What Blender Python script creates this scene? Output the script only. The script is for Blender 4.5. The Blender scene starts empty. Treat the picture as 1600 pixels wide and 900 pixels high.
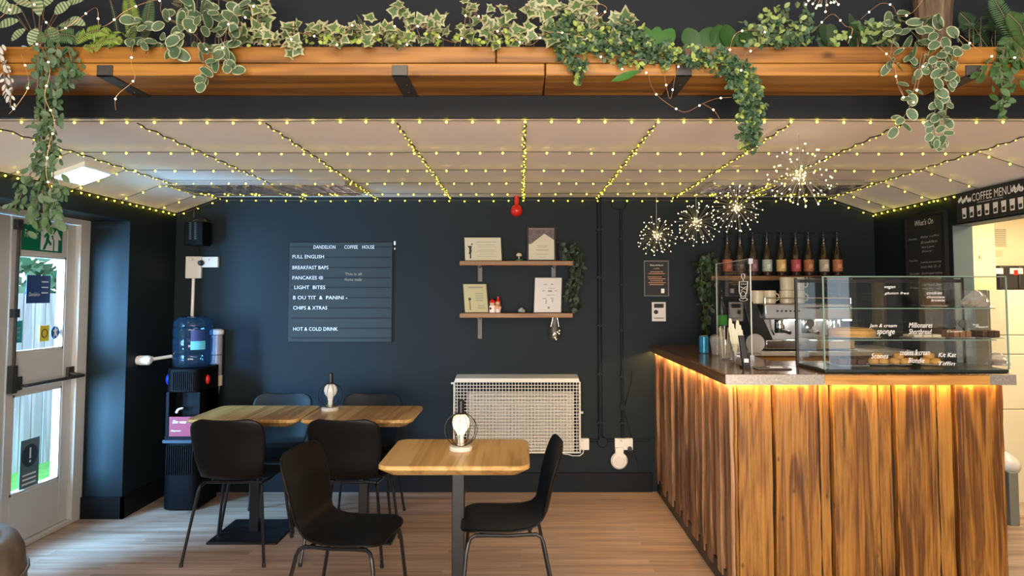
import bpy, math, random
from mathutils import Vector, Matrix
random.seed(7)
R = math.radians
C = bpy.context.scene.collection
# ---------------------------------------------------------------- camera
F, CX, CY, TILT, EYE = 1050.0, 814.0, 405.0, R(3.0), 1.5
cam = bpy.data.objects.new('camera', bpy.data.cameras.new('camera')); C.objects.link(cam)
cam.location = (0, 0, EYE); cam.rotation_euler = (R(90) + TILT, 0, 0)
cam.data.sensor_fit = 'HORIZONTAL'; cam.data.sensor_width = 36; cam.data.lens = F * 36 / 1600
cam.data.shift_x = (800 - CX) / 1600; cam.data.shift_y = -(450 - CY) / 1600
cam.data.clip_start = 0.05
bpy.context.scene.camera = cam
def ray(x, y):
    a, b = (x - CX) / F, (CY - y) / F
    return Vector((a, math.cos(TILT) - b * math.sin(TILT), math.sin(TILT) + b * math.cos(TILT)))
def PY(x, y, Y): d = ray(x, y); k = Y / d.y; return Vector((d.x * k, Y, EYE + d.z * k))
def PZ(x, y, Z): d = ray(x, y); k = (Z - EYE) / d.z; return Vector((d.x * k, d.y * k, Z))
def PX(x, y, X): d = ray(x, y); k = X / d.x; return Vector((X, d.y * k, EYE + d.z * k))
# ---------------------------------------------------------------- exposure, world, lamps
sc = bpy.context.scene
sc.view_settings.view_transform = 'Standard'; sc.view_settings.look = 'None'
sc.view_settings.gamma = 1; sc.view_settings.exposure = 0.68; sc.view_settings.use_curve_mapping = False
sc.cycles.use_denoising = True; sc.cycles.max_bounces = 8; sc.cycles.transparent_max_bounces = 24
sc.cycles.caustics_reflective = False; sc.cycles.caustics_refractive = False
sc.cycles.sample_clamp_indirect = 4
w = bpy.data.worlds.new('world'); sc.world = w; w.use_nodes = True
w.node_tree.nodes['Background'].inputs[0].default_value = (0.72, 0.86, 1.0, 1)
w.node_tree.nodes['Background'].inputs[1].default_value = 1.7
def area(name, loc, rot, sx, sy, power, col):
    l = bpy.data.lights.new(name, 'AREA'); l.shape = 'RECTANGLE'; l.size = sx; l.size_y = sy; l.energy = power; l.color = col
    o = bpy.data.objects.new(name, l); C.objects.link(o); o.location = loc; o.rotation_euler = rot; return o
area('room_ceiling_lamp', (0.2, -0.6, 3.3), (R(18), 0, 0), 3.6, 1.8, 92, (1.0, 0.88, 0.74))
area('room_rear_fill_light', (0.0, -3.2, 1.0), (R(102), 0, 0), 4.4, 1.4, 285, (1.0, 0.90, 0.80))  # added unseen warm fill, low and tilted up to lift ceiling and shelf underside
area('kitchen_ceiling_lamp', (3.7, 4.0, 2.2), (0, 0, 0), 0.8, 1.2, 34, (1.0, 0.80, 0.50))
area('door_daylight', (-3.75, 2.2, 1.5), (0, R(-82), R(42)), 2.3, 1.6, 1650, (0.24, 0.58, 1.0))
# ---------------------------------------------------------------- mesh builder
class MB:
    def __init__(s): s.v = []; s.f = []; s.m = []
    def add(s, vs, fs, mi=0):
        k = len(s.v); s.v += [tuple(v) for v in vs]
        for f in fs: s.f.append([i + k for i in f]); s.m.append(mi)
        return s
    def box(s, x0, x1, y0, y1, z0, z1, mi=0):
        vs = [(x, y, z) for x in (x0, x1) for y in (y0, y1) for z in (z0, z1)]
        return s.add(vs, [(0, 1, 3, 2), (4, 6, 7, 5), (0, 4, 5, 1), (2, 3, 7, 6), (0, 2, 6, 4), (1, 5, 7, 3)], mi)
    def hexa(s, P, mi=0):   # 4 bottom pts + 4 top pts (same order)
        return s.add(P, [(3, 2, 1, 0), (4, 5, 6, 7), (0, 1, 5, 4), (1, 2, 6, 5), (2, 3, 7, 6), (3, 0, 4, 7)], mi)
    def tube(s, pts, r, seg=8, mi=0, cap=True):
        pts = [Vector(p) for p in pts]; n = len(pts); rr = r if isinstance(r, (list, tuple)) else [r] * n
        t0 = (pts[1] - pts[0]).normalized(); up = Vector((0, 0, 1)) if abs(t0.z) < .9 else Vector((1, 0, 0))
        a = t0.cross(up).normalized(); vs = []
        for i, p in enumerate(pts):
            t = (pts[min(i + 1, n - 1)] - pts[max(i - 1, 0)]).normalized()
            a = a - t * a.dot(t)
            if a.length < 1e-6: a = t.orthogonal()
            a.normalize(); b = t.cross(a)
            for j in range(seg):
                q = 2 * math.pi * j / seg; vs.append(p + (a * math.cos(q) + b * math.sin(q)) * rr[i])
        fs = [(i * seg + j, i * seg + (j + 1) % seg, (i + 1) * seg + (j + 1) % seg, (i + 1) * seg + j) for i in range(n - 1) for j in range(seg)]
        if cap: fs += [list(range(seg))[::-1], [(n - 1) * seg + j for j in range(seg)]]
        return s.add(vs, fs, mi)
    def lathe(s, prof, c=(0, 0, 0), seg=24, mi=0, axis='z', mis=None):
        c = Vector(c); vs = []; n = len(prof)
        for r, h in prof:
            for j in range(seg):
                q = 2 * math.pi * j / seg; x, y = r * math.cos(q), r * math.sin(q)
                vs.append(c + (Vector((x, y, h)) if axis == 'z' else Vector((x, -h, y)) if axis == 'y' else Vector((h, x, y))))
        for i in range(n - 1):
            m_ = mis[i] if mis else mi
            s.add([], []); k = len(s.v)
            s.f += [[k + i * seg + j, k + i * seg + (j + 1) % seg, k + (i + 1) * seg + (j + 1) % seg, k + (i + 1) * seg + j] for j in range(seg)]; s.m += [m_] * seg
        k = len(s.v)
        if prof[0][0] > 1e-4: s.f.append([k + j for j in range(seg)][::-1]); s.m.append(mi)
        if prof[-1][0] > 1e-4: s.f.append([k + (n - 1) * seg + j for j in range(seg)]); s.m.append(mi)
        s.v += [tuple(v) for v in vs]; return s
    def sph(s, c, r, seg=12, rings=8, mi=0, sc_=(1, 1, 1)):
        c = Vector(c)
        pr = [(max(1e-5, r * math.sin(math.pi * i / rings)), -r * math.cos(math.pi * i / rings)) for i in range(rings + 1)]
        k = len(s.v); s.lathe(pr, (0, 0, 0), seg, mi)
        for i in range(k, len(s.v)):
            v = s.v[i]; s.v[i] = (c.x + v[0] * sc_[0], c.y + v[1] * sc_[1], c.z + v[2] * sc_[2])
        return s
    def prism(s, poly, o, ux, uy, d, mi=0):   # poly 2D, origin, axes, thickness along ux x uy
        o, ux, uy = Vector(o), Vector(ux), Vector(uy); n = ux.cross(uy).normalized(); k = len(poly)
        a = [o + ux * p[0] + uy * p[1] for p in poly]; b = [q + n * d for q in a]
        fs = [list(range(k))[::-1], [k + i for i in range(k)]] + [(i, (i + 1) % k, k + (i + 1) % k, k + i) for i in range(k)]
        return s.add(a + b, fs, mi)
ROOTS = {}
def finish(name, mb, mats, parent=None, smooth=True, bevel=0, world=True, sub=0, solid=0, sharp=35, recenter=True):
    me = bpy.data.meshes.new(name)
    vs = mb.v
    if not isinstance(mats, (list, tuple)): mats = [mats]
    off = Vector((0, 0, 0))
    if parent is not None and world: off = ROOTS.get(parent.name, Vector((0, 0, 0)))
    elif parent is None and recenter and vs:
        xs = [v[0] for v in vs]; ys = [v[1] for v in vs]; zs = [v[2] for v in vs]
        off = Vector(((min(xs) + max(xs)) / 2, (min(ys) + max(ys)) / 2, min(zs)))
    me.from_pydata([(v[0] - off.x, v[1] - off.y, v[2] - off.z) for v in vs], [], mb.f)
    for m in mats: me.materials.append(m)
    me.polygons.foreach_set('material_index', mb.m)
    me.polygons.foreach_set('use_smooth', [smooth] * len(mb.f))
    me.update()
    if smooth: me.set_sharp_from_angle(angle=R(sharp))
    o = bpy.data.objects.new(name, me); C.objects.link(o)
    if parent is not None: o.parent = parent; ROOTS[o.name] = off
    else: o.location = off; ROOTS[o.name] = off
    if solid: md = o.modifiers.new('s', 'SOLIDIFY'); md.thickness = solid; md.offset = 0
    if bevel: md = o.modifiers.new('b', 'BEVEL'); md.width = bevel; md.segments = 2; md.limit_method = 'ANGLE'
    if sub: md = o.modifiers.new('u', 'SUBSURF'); md.levels = sub; md.render_levels = sub
    return o
def tag(o, label=None, cat=None, group=None, kind=None):
    if label: o['label'] = label
    if cat: o['category'] = cat
    if group: o['group'] = group
    if kind: o['kind'] = kind
    return o
def struct(name, mb, m, **k): o = finish(name, mb, m, **k); o['kind'] = 'structure'; return o
def empty(name, loc, label, cat, group=None, rz=0):
    o = bpy.data.objects.new(name, None); C.objects.link(o); o.location = loc; o.rotation_euler.z = rz; o.empty_display_size = .05
    ROOTS[o.name] = Vector(loc); return tag(o, label, cat, group)
def copy_tree(o, parent=None):
    c = o.copy(); C.objects.link(c); c.parent = parent
    for ch in list(o.children): copy_tree(ch, c)
    return c
def text(s, o, ux, uy, width, height, m, parent, name='lettering', shear=0.0, d=0.0012, align='L'):
    cu = bpy.data.curves.new('t', 'FONT'); cu.body = s; cu.size = 1; cu.extrude = 0; cu.shear = shear; cu.resolution_u = 2
    t = bpy.data.objects.new('t', cu); C.objects.link(t)
    me = bpy.data.meshes.new_from_object(t); bpy.data.objects.remove(t)
    vs = [v.co.copy() for v in me.vertices]; fs = [list(p.vertices) for p in me.polygons]; bpy.data.meshes.remove(me)
    if not vs: return
    x0, x1 = min(v.x for v in vs), max(v.x for v in vs); y0, y1 = min(v.y for v in vs), max(v.y for v in vs)
    ux, uy = Vector(ux), Vector(uy); n = ux.cross(uy).normalized(); o = Vector(o)
    sx = width / (x1 - x0) if width else height / (y1 - y0); sy = height / (y1 - y0)
    ax = 0 if align == 'L' else -(x1 - x0) * sx / 2
    b = MB(); b.add([o + ux * ((v.x - x0) * sx + ax) + uy * ((v.y - y0) * sy) + n * d for v in vs], fs)
    return finish(name, b, m, parent, smooth=False)
# ---------------------------------------------------------------- materials
def mat(name, col, rough=.5, metal=0, emis=None, es=0, bump=0, bscale=40, var=0, vscale=6, spec=.5, coat=0):
    m = bpy.data.materials.new(name); m.use_nodes = True; nt = m.node_tree; p = nt.nodes['Principled BSDF']
    c = tuple(col) + (1,)
    p.inputs['Base Color'].default_value = c; p.inputs['Roughness'].default_value = rough; p.inputs['Metallic'].default_value = metal
    p.inputs['Specular IOR Level'].default_value = spec; p.inputs['Coat Weight'].default_value = coat
    if emis: p.inputs['Emission Color'].default_value = tuple(emis) + (1,); p.inputs['Emission Strength'].default_value = es
    if bump or var:
        tc = nt.nodes.new('ShaderNodeTexCoord')
    if var:
        n = nt.nodes.new('ShaderNodeTexNoise'); n.inputs['Scale'].default_value = vscale; n.inputs['Detail'].default_value = 5
        nt.links.new(tc.outputs['Object'], n.inputs['Vector'])
        mx = nt.nodes.new('ShaderNodeMix'); mx.data_type = 'RGBA'
        mx.inputs[6].default_value = tuple(x * (1 - var) for x in col) + (1,); mx.inputs[7].default_value = tuple(min(1, x * (1 + var)) for x in col) + (1,)
        nt.links.new(n.outputs['Fac'], mx.inputs[0]); nt.links.new(mx.outputs[2], p.inputs['Base Color'])
    if bump:
        n = nt.nodes.new('ShaderNodeTexNoise'); n.inputs['Scale'].default_value = bscale; n.inputs['Detail'].default_value = 4
        nt.links.new(tc.outputs['Object'], n.inputs['Vector'])
        b = nt.nodes.new('ShaderNodeBump'); b.inputs['Strength'].default_value = bump; b.inputs['Distance'].default_value = .003
        nt.links.new(n.outputs['Fac'], b.inputs['Height']); nt.links.new(b.outputs['Normal'], p.inputs['Normal'])
    return m
def emit(name, col, s):
    m = bpy.data.materials.new(name); m.use_nodes = True; nt = m.node_tree; nt.nodes.clear()
    e = nt.nodes.new('ShaderNodeEmission'); e.inputs[0].default_value = tuple(col) + (1,); e.inputs[1].default_value = s
    o = nt.nodes.new('ShaderNodeOutputMaterial'); nt.links.new(e.outputs[0], o.inputs[0]); return m
def glass(name, tint=(1, 1, 1), refl=1.0, rough=0.0, body=0.0, bcol=(1, 1, 1)):
    m = bpy.data.materials.new(name); m.use_nodes = True; nt = m.node_tree; nt.nodes.clear()
    o = nt.nodes.new('ShaderNodeOutputMaterial'); mx = nt.nodes.new('ShaderNodeMixShader'); fr = nt.nodes.new('ShaderNodeLayerWeight')
    fr.inputs[0].default_value = .35
    mu = nt.nodes.new('ShaderNodeMath'); mu.operation = 'MULTIPLY_ADD'; mu.inputs[1].default_value = .9; mu.inputs[2].default_value = .035 * refl; mu.use_clamp = True
    fr.inputs[0].default_value = .5; pw = nt.nodes.new('ShaderNodeMath'); pw.operation = 'POWER'; pw.inputs[1].default_value = 4.5; nt.links.new(fr.outputs['Facing'], pw.inputs[0]); nt.links.new(pw.outputs[0], mu.inputs[0]); nt.links.new(mu.outputs[0], mx.inputs[0])
    t = nt.nodes.new('ShaderNodeBsdfTransparent'); t.inputs[0].default_value = tuple(tint) + (1,)
    g = nt.nodes.new('ShaderNodeBsdfGlossy'); g.inputs['Roughness'].default_value = rough
    src = t.outputs[0]
    if body:
        d = nt.nodes.new('ShaderNodeBsdfDiffuse'); d.inputs[0].default_value = tuple(bcol) + (1,)
        m2 = nt.nodes.new('ShaderNodeMixShader'); m2.inputs[0].default_value = body
        nt.links.new(t.outputs[0], m2.inputs[1]); nt.links.new(d.outputs[0], m2.inputs[2]); src = m2.outputs[0]
    nt.links.new(src, mx.inputs[1]); nt.links.new(g.outputs[0], mx.inputs[2]); nt.links.new(mx.outputs[0], o.inputs[0]); return m
def wood(name, cols, axis='x', scale=1.0, rough=.5, bump=.25, knots=True, contrast=1.0, blotch=0.0, blotch_col=(.05, .03, .02), spec=.4):
    """grain running along axis; object-random offset gives every board its own figure"""
    m = bpy.data.materials.new(name); m.use_nodes = True; nt = m.node_tree; L = nt.links; N = nt.nodes.new
    p = nt.nodes['Principled BSDF']; p.inputs['Roughness'].default_value = rough; p.inputs['Specular IOR Level'].default_value = spec
    tc = N('ShaderNodeTexCoord'); oi = N('ShaderNodeObjectInfo')
    mu = N('ShaderNodeVectorMath'); mu.operation = 'SCALE'; mu.inputs[0].default_value = (31, 47, 19); L.new(oi.outputs['Random'], mu.inputs['Scale'])
    ad = N('ShaderNodeVectorMath'); ad.operation = 'ADD'; L.new(tc.outputs['Object'], ad.inputs[0]); L.new(mu.outputs[0], ad.inputs[1])
    mp = N('ShaderNodeMapping'); s = [6.5 * scale] * 3; s['xyz'.index(axis)] = .55 * scale; mp.inputs['Scale'].default_value = s; L.new(ad.outputs[0], mp.inputs[0])
    n1 = N('ShaderNodeTexNoise'); n1.inputs['Scale'].default_value = 1; n1.inputs['Detail'].default_value = 3; n1.inputs['Distortion'].default_value = .6; L.new(mp.outputs[0], n1.inputs['Vector'])
    ws = N('ShaderNodeMath'); ws.operation = 'MULTIPLY'; ws.inputs[1].default_value = 26; L.new(n1.outputs['Fac'], ws.inputs[0])
    sn = N('ShaderNodeMath'); sn.operation = 'SINE'; L.new(ws.outputs[0], sn.inputs[0])
    mp2 = N('ShaderNodeMapping'); s2 = [70 * scale] * 3; s2['xyz'.index(axis)] = 1.2 * scale; mp2.inputs['Scale'].default_value = s2; L.new(ad.outputs[0], mp2.inputs[0])
    n2 = N('ShaderNodeTexNoise'); n2.inputs['Scale'].default_value = 1; n2.inputs['Detail'].default_value = 4; L.new(mp2.outputs[0], n2.inputs['Vector'])
    a1 = N('ShaderNodeMath'); a1.operation = 'MULTIPLY_ADD'; a1.inputs[1].default_value = .17 * contrast; a1.inputs[2].default_value = .02; L.new(sn.outputs[0], a1.inputs[0])
    a2 = N('ShaderNodeMath'); a2.operation = 'MULTIPLY_ADD'; a2.inputs[1].default_value = .75 * contrast; L.new(n2.outputs['Fac'], a2.inputs[0]); L.new(a1.outputs[0], a2.inputs[2])
    a3 = N('ShaderNodeMath'); a3.operation = 'MULTIPLY_ADD'; a3.inputs[1].default_value = .5; L.new(n1.outputs['Fac'], a3.inputs[0]); L.new(a2.outputs[0], a3.inputs[2])
    a4 = N('ShaderNodeMath'); a4.operation = 'MULTIPLY_ADD'; a4.inputs[1].default_value = .34; L.new(oi.outputs['Random'], a4.inputs[0]); L.new(a3.outputs[0], a4.inputs[2])
    a5 = N('ShaderNodeMath'); a5.operation = 'SUBTRACT'; a5.inputs[1].default_value = .17 + .37 * (contrast - 1); L.new(a4.outputs[0], a5.inputs[0])
    cr = N('ShaderNodeValToRGB'); L.new(a5.outputs[0], cr.inputs[0]); e = cr.color_ramp.elements
    e[0].position = .30; e[0].color = cols[0] + (1,); e[1].position = .95; e[1].color = cols[2] + (1,); q = e.new(.62); q.color = cols[1] + (1,)
    out = cr.outputs[0]
    if knots:
        mp3 = N('ShaderNodeMapping'); s3 = [6 * scale] * 3; s3['xyz'.index(axis)] = 3.2 * scale; mp3.inputs['Scale'].default_value = s3; L.new(ad.outputs[0], mp3.inputs[0])
        vo = N('ShaderNodeTexVoronoi'); vo.inputs['Scale'].default_value = 1; L.new(mp3.outputs[0], vo.inputs['Vector'])
        k = N('ShaderNodeMapRange'); k.inputs[1].default_value = .03; k.inputs[2].default_value = .11; k.inputs[3].default_value = .85; k.inputs[4].default_value = 0; L.new(vo.outputs['Distance'], k.inputs[0])
        mx = N('ShaderNodeMix'); mx.data_type = 'RGBA'; L.new(k.outputs[0], mx.inputs[0]); L.new(out, mx.inputs[6]); mx.inputs[7].default_value = tuple(x * .35 for x in cols[0]) + (1,); out = mx.outputs[2]
    if blotch:
        mp4 = N('ShaderNodeMapping'); s4 = [16] * 3; s4['xyz'.index(axis)] = 1.6; mp4.inputs['Scale'].default_value = s4; L.new(ad.outputs[0], mp4.inputs[0])
        n4 = N('ShaderNodeTexNoise'); n4.inputs['Scale'].default_value = 1; n4.inputs['Detail'].default_value = 6; n4.inputs['Roughness'].default_value = .7; L.new(mp4.outputs[0], n4.inputs['Vector'])
        k = N('ShaderNodeMapRange'); k.inputs[1].default_value = .52; k.inputs[2].default_value = .72; k.inputs[4].default_value = blotch; L.new(n4.outputs['Fac'], k.inputs[0])
        mx = N('ShaderNodeMix'); mx.data_type = 'RGBA'; L.new(k.outputs[0], mx.inputs[0]); L.new(out, mx.inputs[6]); mx.inputs[7].default_value = blotch_col + (1,); out = mx.outputs[2]
    L.new(out, p.inputs['Base Color'])
    b = N('ShaderNodeBump'); b.inputs['Strength'].default_value = bump; b.inputs['Distance'].default_value = .004; L.new(a3.outputs[0], b.inputs['Height']); L.new(b.outputs[0], p.inputs['Normal'])
    return m
def floor_mat():
    m = bpy.data.materials.new('laminate floor'); m.use_nodes = True; nt = m.node_tree; L = nt.links; N = nt.nodes.new
    p = nt.nodes['Principled BSDF']; p.inputs['Roughness'].default_value = .36; p.inputs['Specular IOR Level'].default_value = .45
    tc = N('ShaderNodeTexCoord')
    br = N('ShaderNodeTexBrick'); br.offset = .37; br.inputs['Scale'].default_value = 1; br.inputs['Brick Width'].default_value = 1.15; br.inputs['Row Height'].default_value = .066
    br.inputs['Mortar Size'].default_value = .0012; br.inputs['Color1'].default_value = (.0, .0, .0, 1); br.inputs['Color2'].default_value = (1, 1, 1, 1); br.inputs['Mortar'].default_value = (.2, .2, .2, 1)
    L.new(tc.outputs['Object'], br.inputs['Vector'])
    mp = N('ShaderNodeMapping'); mp.inputs['Scale'].default_value = (1.6, 34, 1); L.new(tc.outputs['Object'], mp.inputs[0])
    sh = N('ShaderNodeVectorMath'); sh.operation = 'MULTIPLY_ADD'; sh.inputs[1].default_value = (9, 7, 5); L.new(br.outputs['Color'], sh.inputs[0]); L.new(mp.outputs[0], sh.inputs[2])
    n = N('ShaderNodeTexNoise'); n.inputs['Scale'].default_value = 1; n.inputs['Detail'].default_value = 5; n.inputs['Distortion'].default_value = .5; L.new(sh.outputs[0], n.inputs['Vector'])
    a = N('ShaderNodeMath'); a.operation = 'MULTIPLY_ADD'; a.inputs[1].default_value = .22; L.new(br.outputs['Color'], a.inputs[0]); L.new(n.outputs['Fac'], a.inputs[2])
    cr = N('ShaderNodeValToRGB'); L.new(a.outputs[0], cr.inputs[0]); e = cr.color_ramp.elements
    e[0].position = .36; e[0].color = (.235, .150, .105, 1); e[1].position = .82; e[1].color = (.51, .375, .29, 1)
    L.new(cr.outputs[0], p.inputs['Base Color'])
    b = N('ShaderNodeBump'); b.inputs['Strength'].default_value = .12; b.inputs['Distance'].default_value = .002; L.new(a.outputs[0], b.inputs['Height']); L.new(b.outputs[0], p.inputs['Normal'])
    return m
M = {}
M['wall'] = mat('navy wall paint', (.0072, .0135, .0170), .6, bump=.12, bscale=120, var=.1, vscale=2, spec=.2)
M['reveal'] = mat('grey green paint', (.10, .14, .145), .6, bump=.1)
M['beam'] = mat('charcoal painted beam', (.015, .017, .019), .5, var=.12, vscale=2, spec=.15)
M['uwall'] = mat('charcoal upper wall', (.015, .0185, .0235), .6, bump=.1, var=.1, vscale=1.5, spec=.12)
M['ceil'] = mat('ceiling board', (.92, .83, .77), .8, bump=.06, bscale=60, var=.04)
M['skirt'] = mat('dark skirting paint', (.0055, .0075, .010), .5, spec=.15)
M['floor'] = floor_mat()
M['cream'] = mat('cream kitchen wall', (.72, .62, .42), .6, bump=.08)
M['white'] = mat('white painted wood', (.62, .60, .56), .45, bump=.06, bscale=30)
M['plastic'] = mat('white plastic', (.78, .76, .70), .35)
M['black'] = mat('black plastic', (.012, .012, .013), .38)
M['chair'] = mat('black moulded shell', (.0042, .0039, .0039), .45, bump=.1, bscale=200, spec=.2)
M['metal_b'] = mat('black metal tube', (.02, .02, .021), .3, metal=.5)
M['steel'] = mat('brushed grey steel', (.085, .08, .075), .5, metal=.7, var=.2, vscale=20)
M['chrome'] = mat('chrome', (.75, .75, .76), .16, metal=1)
M['chromed'] = mat('brushed chrome', (.55, .55, .57), .35, metal=1)
M['red'] = mat('red enamel', (.62, .02, .012), .3)
M['glass'] = glass('clear glass'); M['cglass'] = glass('display glass', (.988, .995, .990), 1.7)
M['dglass'] = glass('door glass', (.97, .99, 1))
M['bglass'] = glass('bulb glass', (.97, .95, .9), 1.2)
M['shelfwood'] = wood('orange stained pine', ((.11, .042, .006), (.25, .105, .017), (.37, .175, .033)), 'x', 1.0, .42, .2)
M['counterwood'] = wood('reclaimed pine board', ((.09, .031, .005), (.235, .096, .015), (.345, .160, .029)), 'z', 1.9, .46, .6, True, 1.3, .85, (.045, .018, .005))
M['sidewood'] = wood('weathered brown board', ((.09, .036, .015), (.25, .12, .055), (.42, .24, .12)), 'z', 1.6, .5, .5, True, 1.2, .8, (.03, .016, .009))
M['worktop'] = wood('dark varnished worktop', ((.05, .020, .007), (.14, .062, .02), (.24, .12, .04)), 'y', 1.0, .18, .1, False, 1.0, .5, (.04, .018, .01), spec=.6)
M['tablewood'] = wood('oak table top', ((.27, .135, .036), (.47, .27, .085), (.60, .38, .145)), 'y', .9, .36, .08, False, 1.15)
M['ledwood'] = wood('orange front edge', ((.30, .12, .03), (.50, .24, .06), (.60, .32, .10)), 'x', 1.0, .4, .2, False)
M['bulb'] = emit('yellow led', (1.0, .82, .035), 11); M['bulb2'] = emit('small yellow led', (1.0, .82, .03), 6)
M['wbulb'] = emit('warm white led', (1.0, .84, .50), 7)
M['spark'] = emit('spark led', (1.0, .82, .42), 3.2)
M['cord'] = mat('dark cord', (.05, .045, .03), .6); M['gcord'] = mat('green cord', (.10, .09, .05), .6)
M['copper'] = mat('copper wire', (.45, .24, .12), .35, metal=.6)
M['silver'] = mat('silver wire', (.55, .50, .40), .3, metal=.8)
M['chalk'] = mat('white chalk lettering', (.85, .85, .82), .8)
M['blk'] = mat('blackboard', (.010, .011, .012), .7)
M['board'] = mat('slate letter board', (.032, .042, .044), .65, spec=.2)
M['groove'] = mat('dark groove', (.006, .010, .014), .8)
M['paper'] = mat('cream paper', (.62, .55, .38), .7); M['paperw'] = mat('white paper', (.70, .66, .62), .7)
M['ink'] = mat('dark ink', (.03, .025, .025), .8); M['inkg'] = mat('grey ink', (.30, .27, .20), .8)
def leafmat(n, c, v=.25): return mat(n, c, .5, var=v, vscale=25, spec=.4)
M['g_dark'] = leafmat('dark green leaf', (.016, .042, .015)); M['g_mid'] = leafmat('mid green leaf', (.055, .115, .04))
M['g_grey'] = leafmat('grey green leaf', (.060, .110, .055)); M['g_yel'] = leafmat('yellow green leaf', (.30, .40, .07))
M['g_rim'] = leafmat('cream leaf margin', (.34, .36, .21)); M['g_fern'] = leafmat('fern green', (.15, .24, .03)); M['g_broad'] = leafmat('broad green leaf', (.022, .11, .006))
M['g_box'] = leafmat('blue green leaf', (.045, .105, .050)); M['stem'] = mat('brown stem', (.16, .11, .06), .7)
M['bark'] = wood('bark', ((.03, .02, .012), (.09, .06, .035), (.16, .11, .07)), 'z', 1.5, .8, .8, False)
# ================================================================ SETTING
YB = PZ(814, 768, 0).y; ZC = PY(814, 308, YB).z; YK = PZ(814, 186, ZC).y
XCL, XCR = PY(345, 306, YB).x, PY(1291, 306, YB).x
pl, pr_ = PY(276, 333, YB), PY(1365, 333, YB); XL, XR, ZS = pl.x, pr_.x, (pl.z + pr_.z) / 2
ZSH = PY(814, 152, YK).z; YF = PZ(814, 118, ZSH).y
YD = PZ(150, 810, 0).y; XD = PZ(124, 808, 0).x     # door recess
ZL = PY(165, 346, YD).z
0 and print('GEO', YB, ZC, YK, XCL, XCR, XL, XR, ZS, ZSH, YF, YD, XD, ZL)
ZT = 3.5; YR = -3.5
struct('floor', MB().box(-3.6, 5.0, YR, YB + .1, -.05, 0), M['floor'], recenter=False)
struct('wall_back', MB().box(XL - .15, XR + .1, YB, YB + .12, 0, ZC + .1), M['wall'])
# left wall: solid part between the back wall and the door recess, lintel above the doors
_r, _l = PX(111, 600, XD).y, PX(9, 600, XD).y; YD0 = _l - (_r - _l) - .03
lw = MB().box(XD - .12, XL, YD, YB, 0, ZC + .05)
lw.box(XD - .12, XL, YD0, YD, ZL, ZC + .05)
struct('wall_left', lw, M['wall'])
struct('wall_left_front', MB().box(XD - .12, XL, YR, YD0, 0, ZT), M['uwall'])
# right wall with kitchen opening
YO1 = PX(1490, 420, XR).y; YO0 = 2.9; ZO = PX(1492, 352, XR).z
struct('wall_right', MB().box(XR, XR + .12, YO1, YB, 0, ZC + .05).box(XR, XR + .12, YO0, YO1, ZO, ZC + .05), M['wall'])
struct('trim_1', MB().box(XR + .001, XR + .125, YO1 - .004, YO1, 0, ZO).box(XR - .001, XR + .125, YO0, YO1, ZO - .004, ZO), M['reveal'])
rw = MB().box(XR, XR + .12, 2.3, YO0, 0, ZT).box(XR, XR + .12, YR, .40, 0, ZT).box(XR, XR + .12, 1.06, 1.84, 0, ZT).box(XR, XR + .12, .4, 2.3, 0, .75).box(XR, XR + .12, .4, 2.3, 1.95, ZT)  # two unseen window openings, placed so the case glass reflects pale panes
struct('wall_right_front', rw, M['uwall'])
# rear wall of the cafe behind the viewer, with two big windows
bw = MB().box(XL - .3, XR + .12, YR - .12, YR, 0, .8).box(XL - .3, XR + .12, YR - .12, YR, 2.2, ZT).box(XL - .3, -1.6, YR - .12, YR, .8, 2.2).box(-.8, .8, YR - .12, YR, .8, 2.2).box(1.6, XR + .12, YR - .12, YR, .8, 2.2)
struct('wall_rear', bw, M['uwall'])
struct('ceiling_front', MB().box(XL - .35, XR + .12, YR, YK, ZT, ZT + .1), M['ceil'])
# low ceiling with sloped sides
c = MB()
def slab(x0, z0, x1, z1):
    c.hexa([(x0, YK + .001, z0), (x1, YK + .001, z1), (x1, YB, z1), (x0, YB, z0), (x0, YK + .001, z0 + .06), (x1, YK + .001, z1 + .06), (x1, YB, z1 + .06), (x0, YB, z0 + .06)])
slab(XL, ZS, XCL, ZC); slab(XCL, ZC, XCR, ZC); slab(XCR, ZC, XR, ZS)
struct('ceiling', c, M['ceil'], smooth=False)
struct('trim_2', MB().box(XL - .01, XR + .01, YK - .02, YK + .0, ZC, ZSH + .0), M['beam'])        # beam face
struct('wall_upper', MB().box(XL - .3, XR + .12, YK, YK + .1, ZC + .02, ZT), M['uwall'])
# skirting boards
ZK = PY(814, 738, YB).z
struct('baseboard_back', MB().box(XL, 1.0, YB - .02, YB, 0, ZK), M['skirt'], bevel=.003)
struct('baseboard_left', MB().box(XL, XL + .018, YD - .018, YB, 0, ZK).box(XD, XL + .018, YD - .018, YD, 0, ZK), M['skirt'])
struct('baseboard_right', MB().box(XR - .018, XR, YO1, YB, 0, ZK), M['skirt'])
# kitchen beyond
struct('wall_kitchen', MB().box(XR + .12, 5.0, YB + .0, YB + .12, 0, 2.5).box(5.0, 5.1, 1.8, YB + .12, 0, 2.5).box(XR + .12, 5.1, 1.7, 1.8, 0, 2.5), M['cream'])
struct('ceiling_kitchen', MB().box(XR + .12, 5.1, 1.7, YB + .12, 2.45, 2.55), M['cream'])
xk = PY(1521, 400, YB).x, PY(1541, 400, YB).x
struct('trim_3', MB().box(xk[0] - .3, xk[1] - .04, YB - .16, YB, 0, 2.3), M['cream'], bevel=.004)
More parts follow.
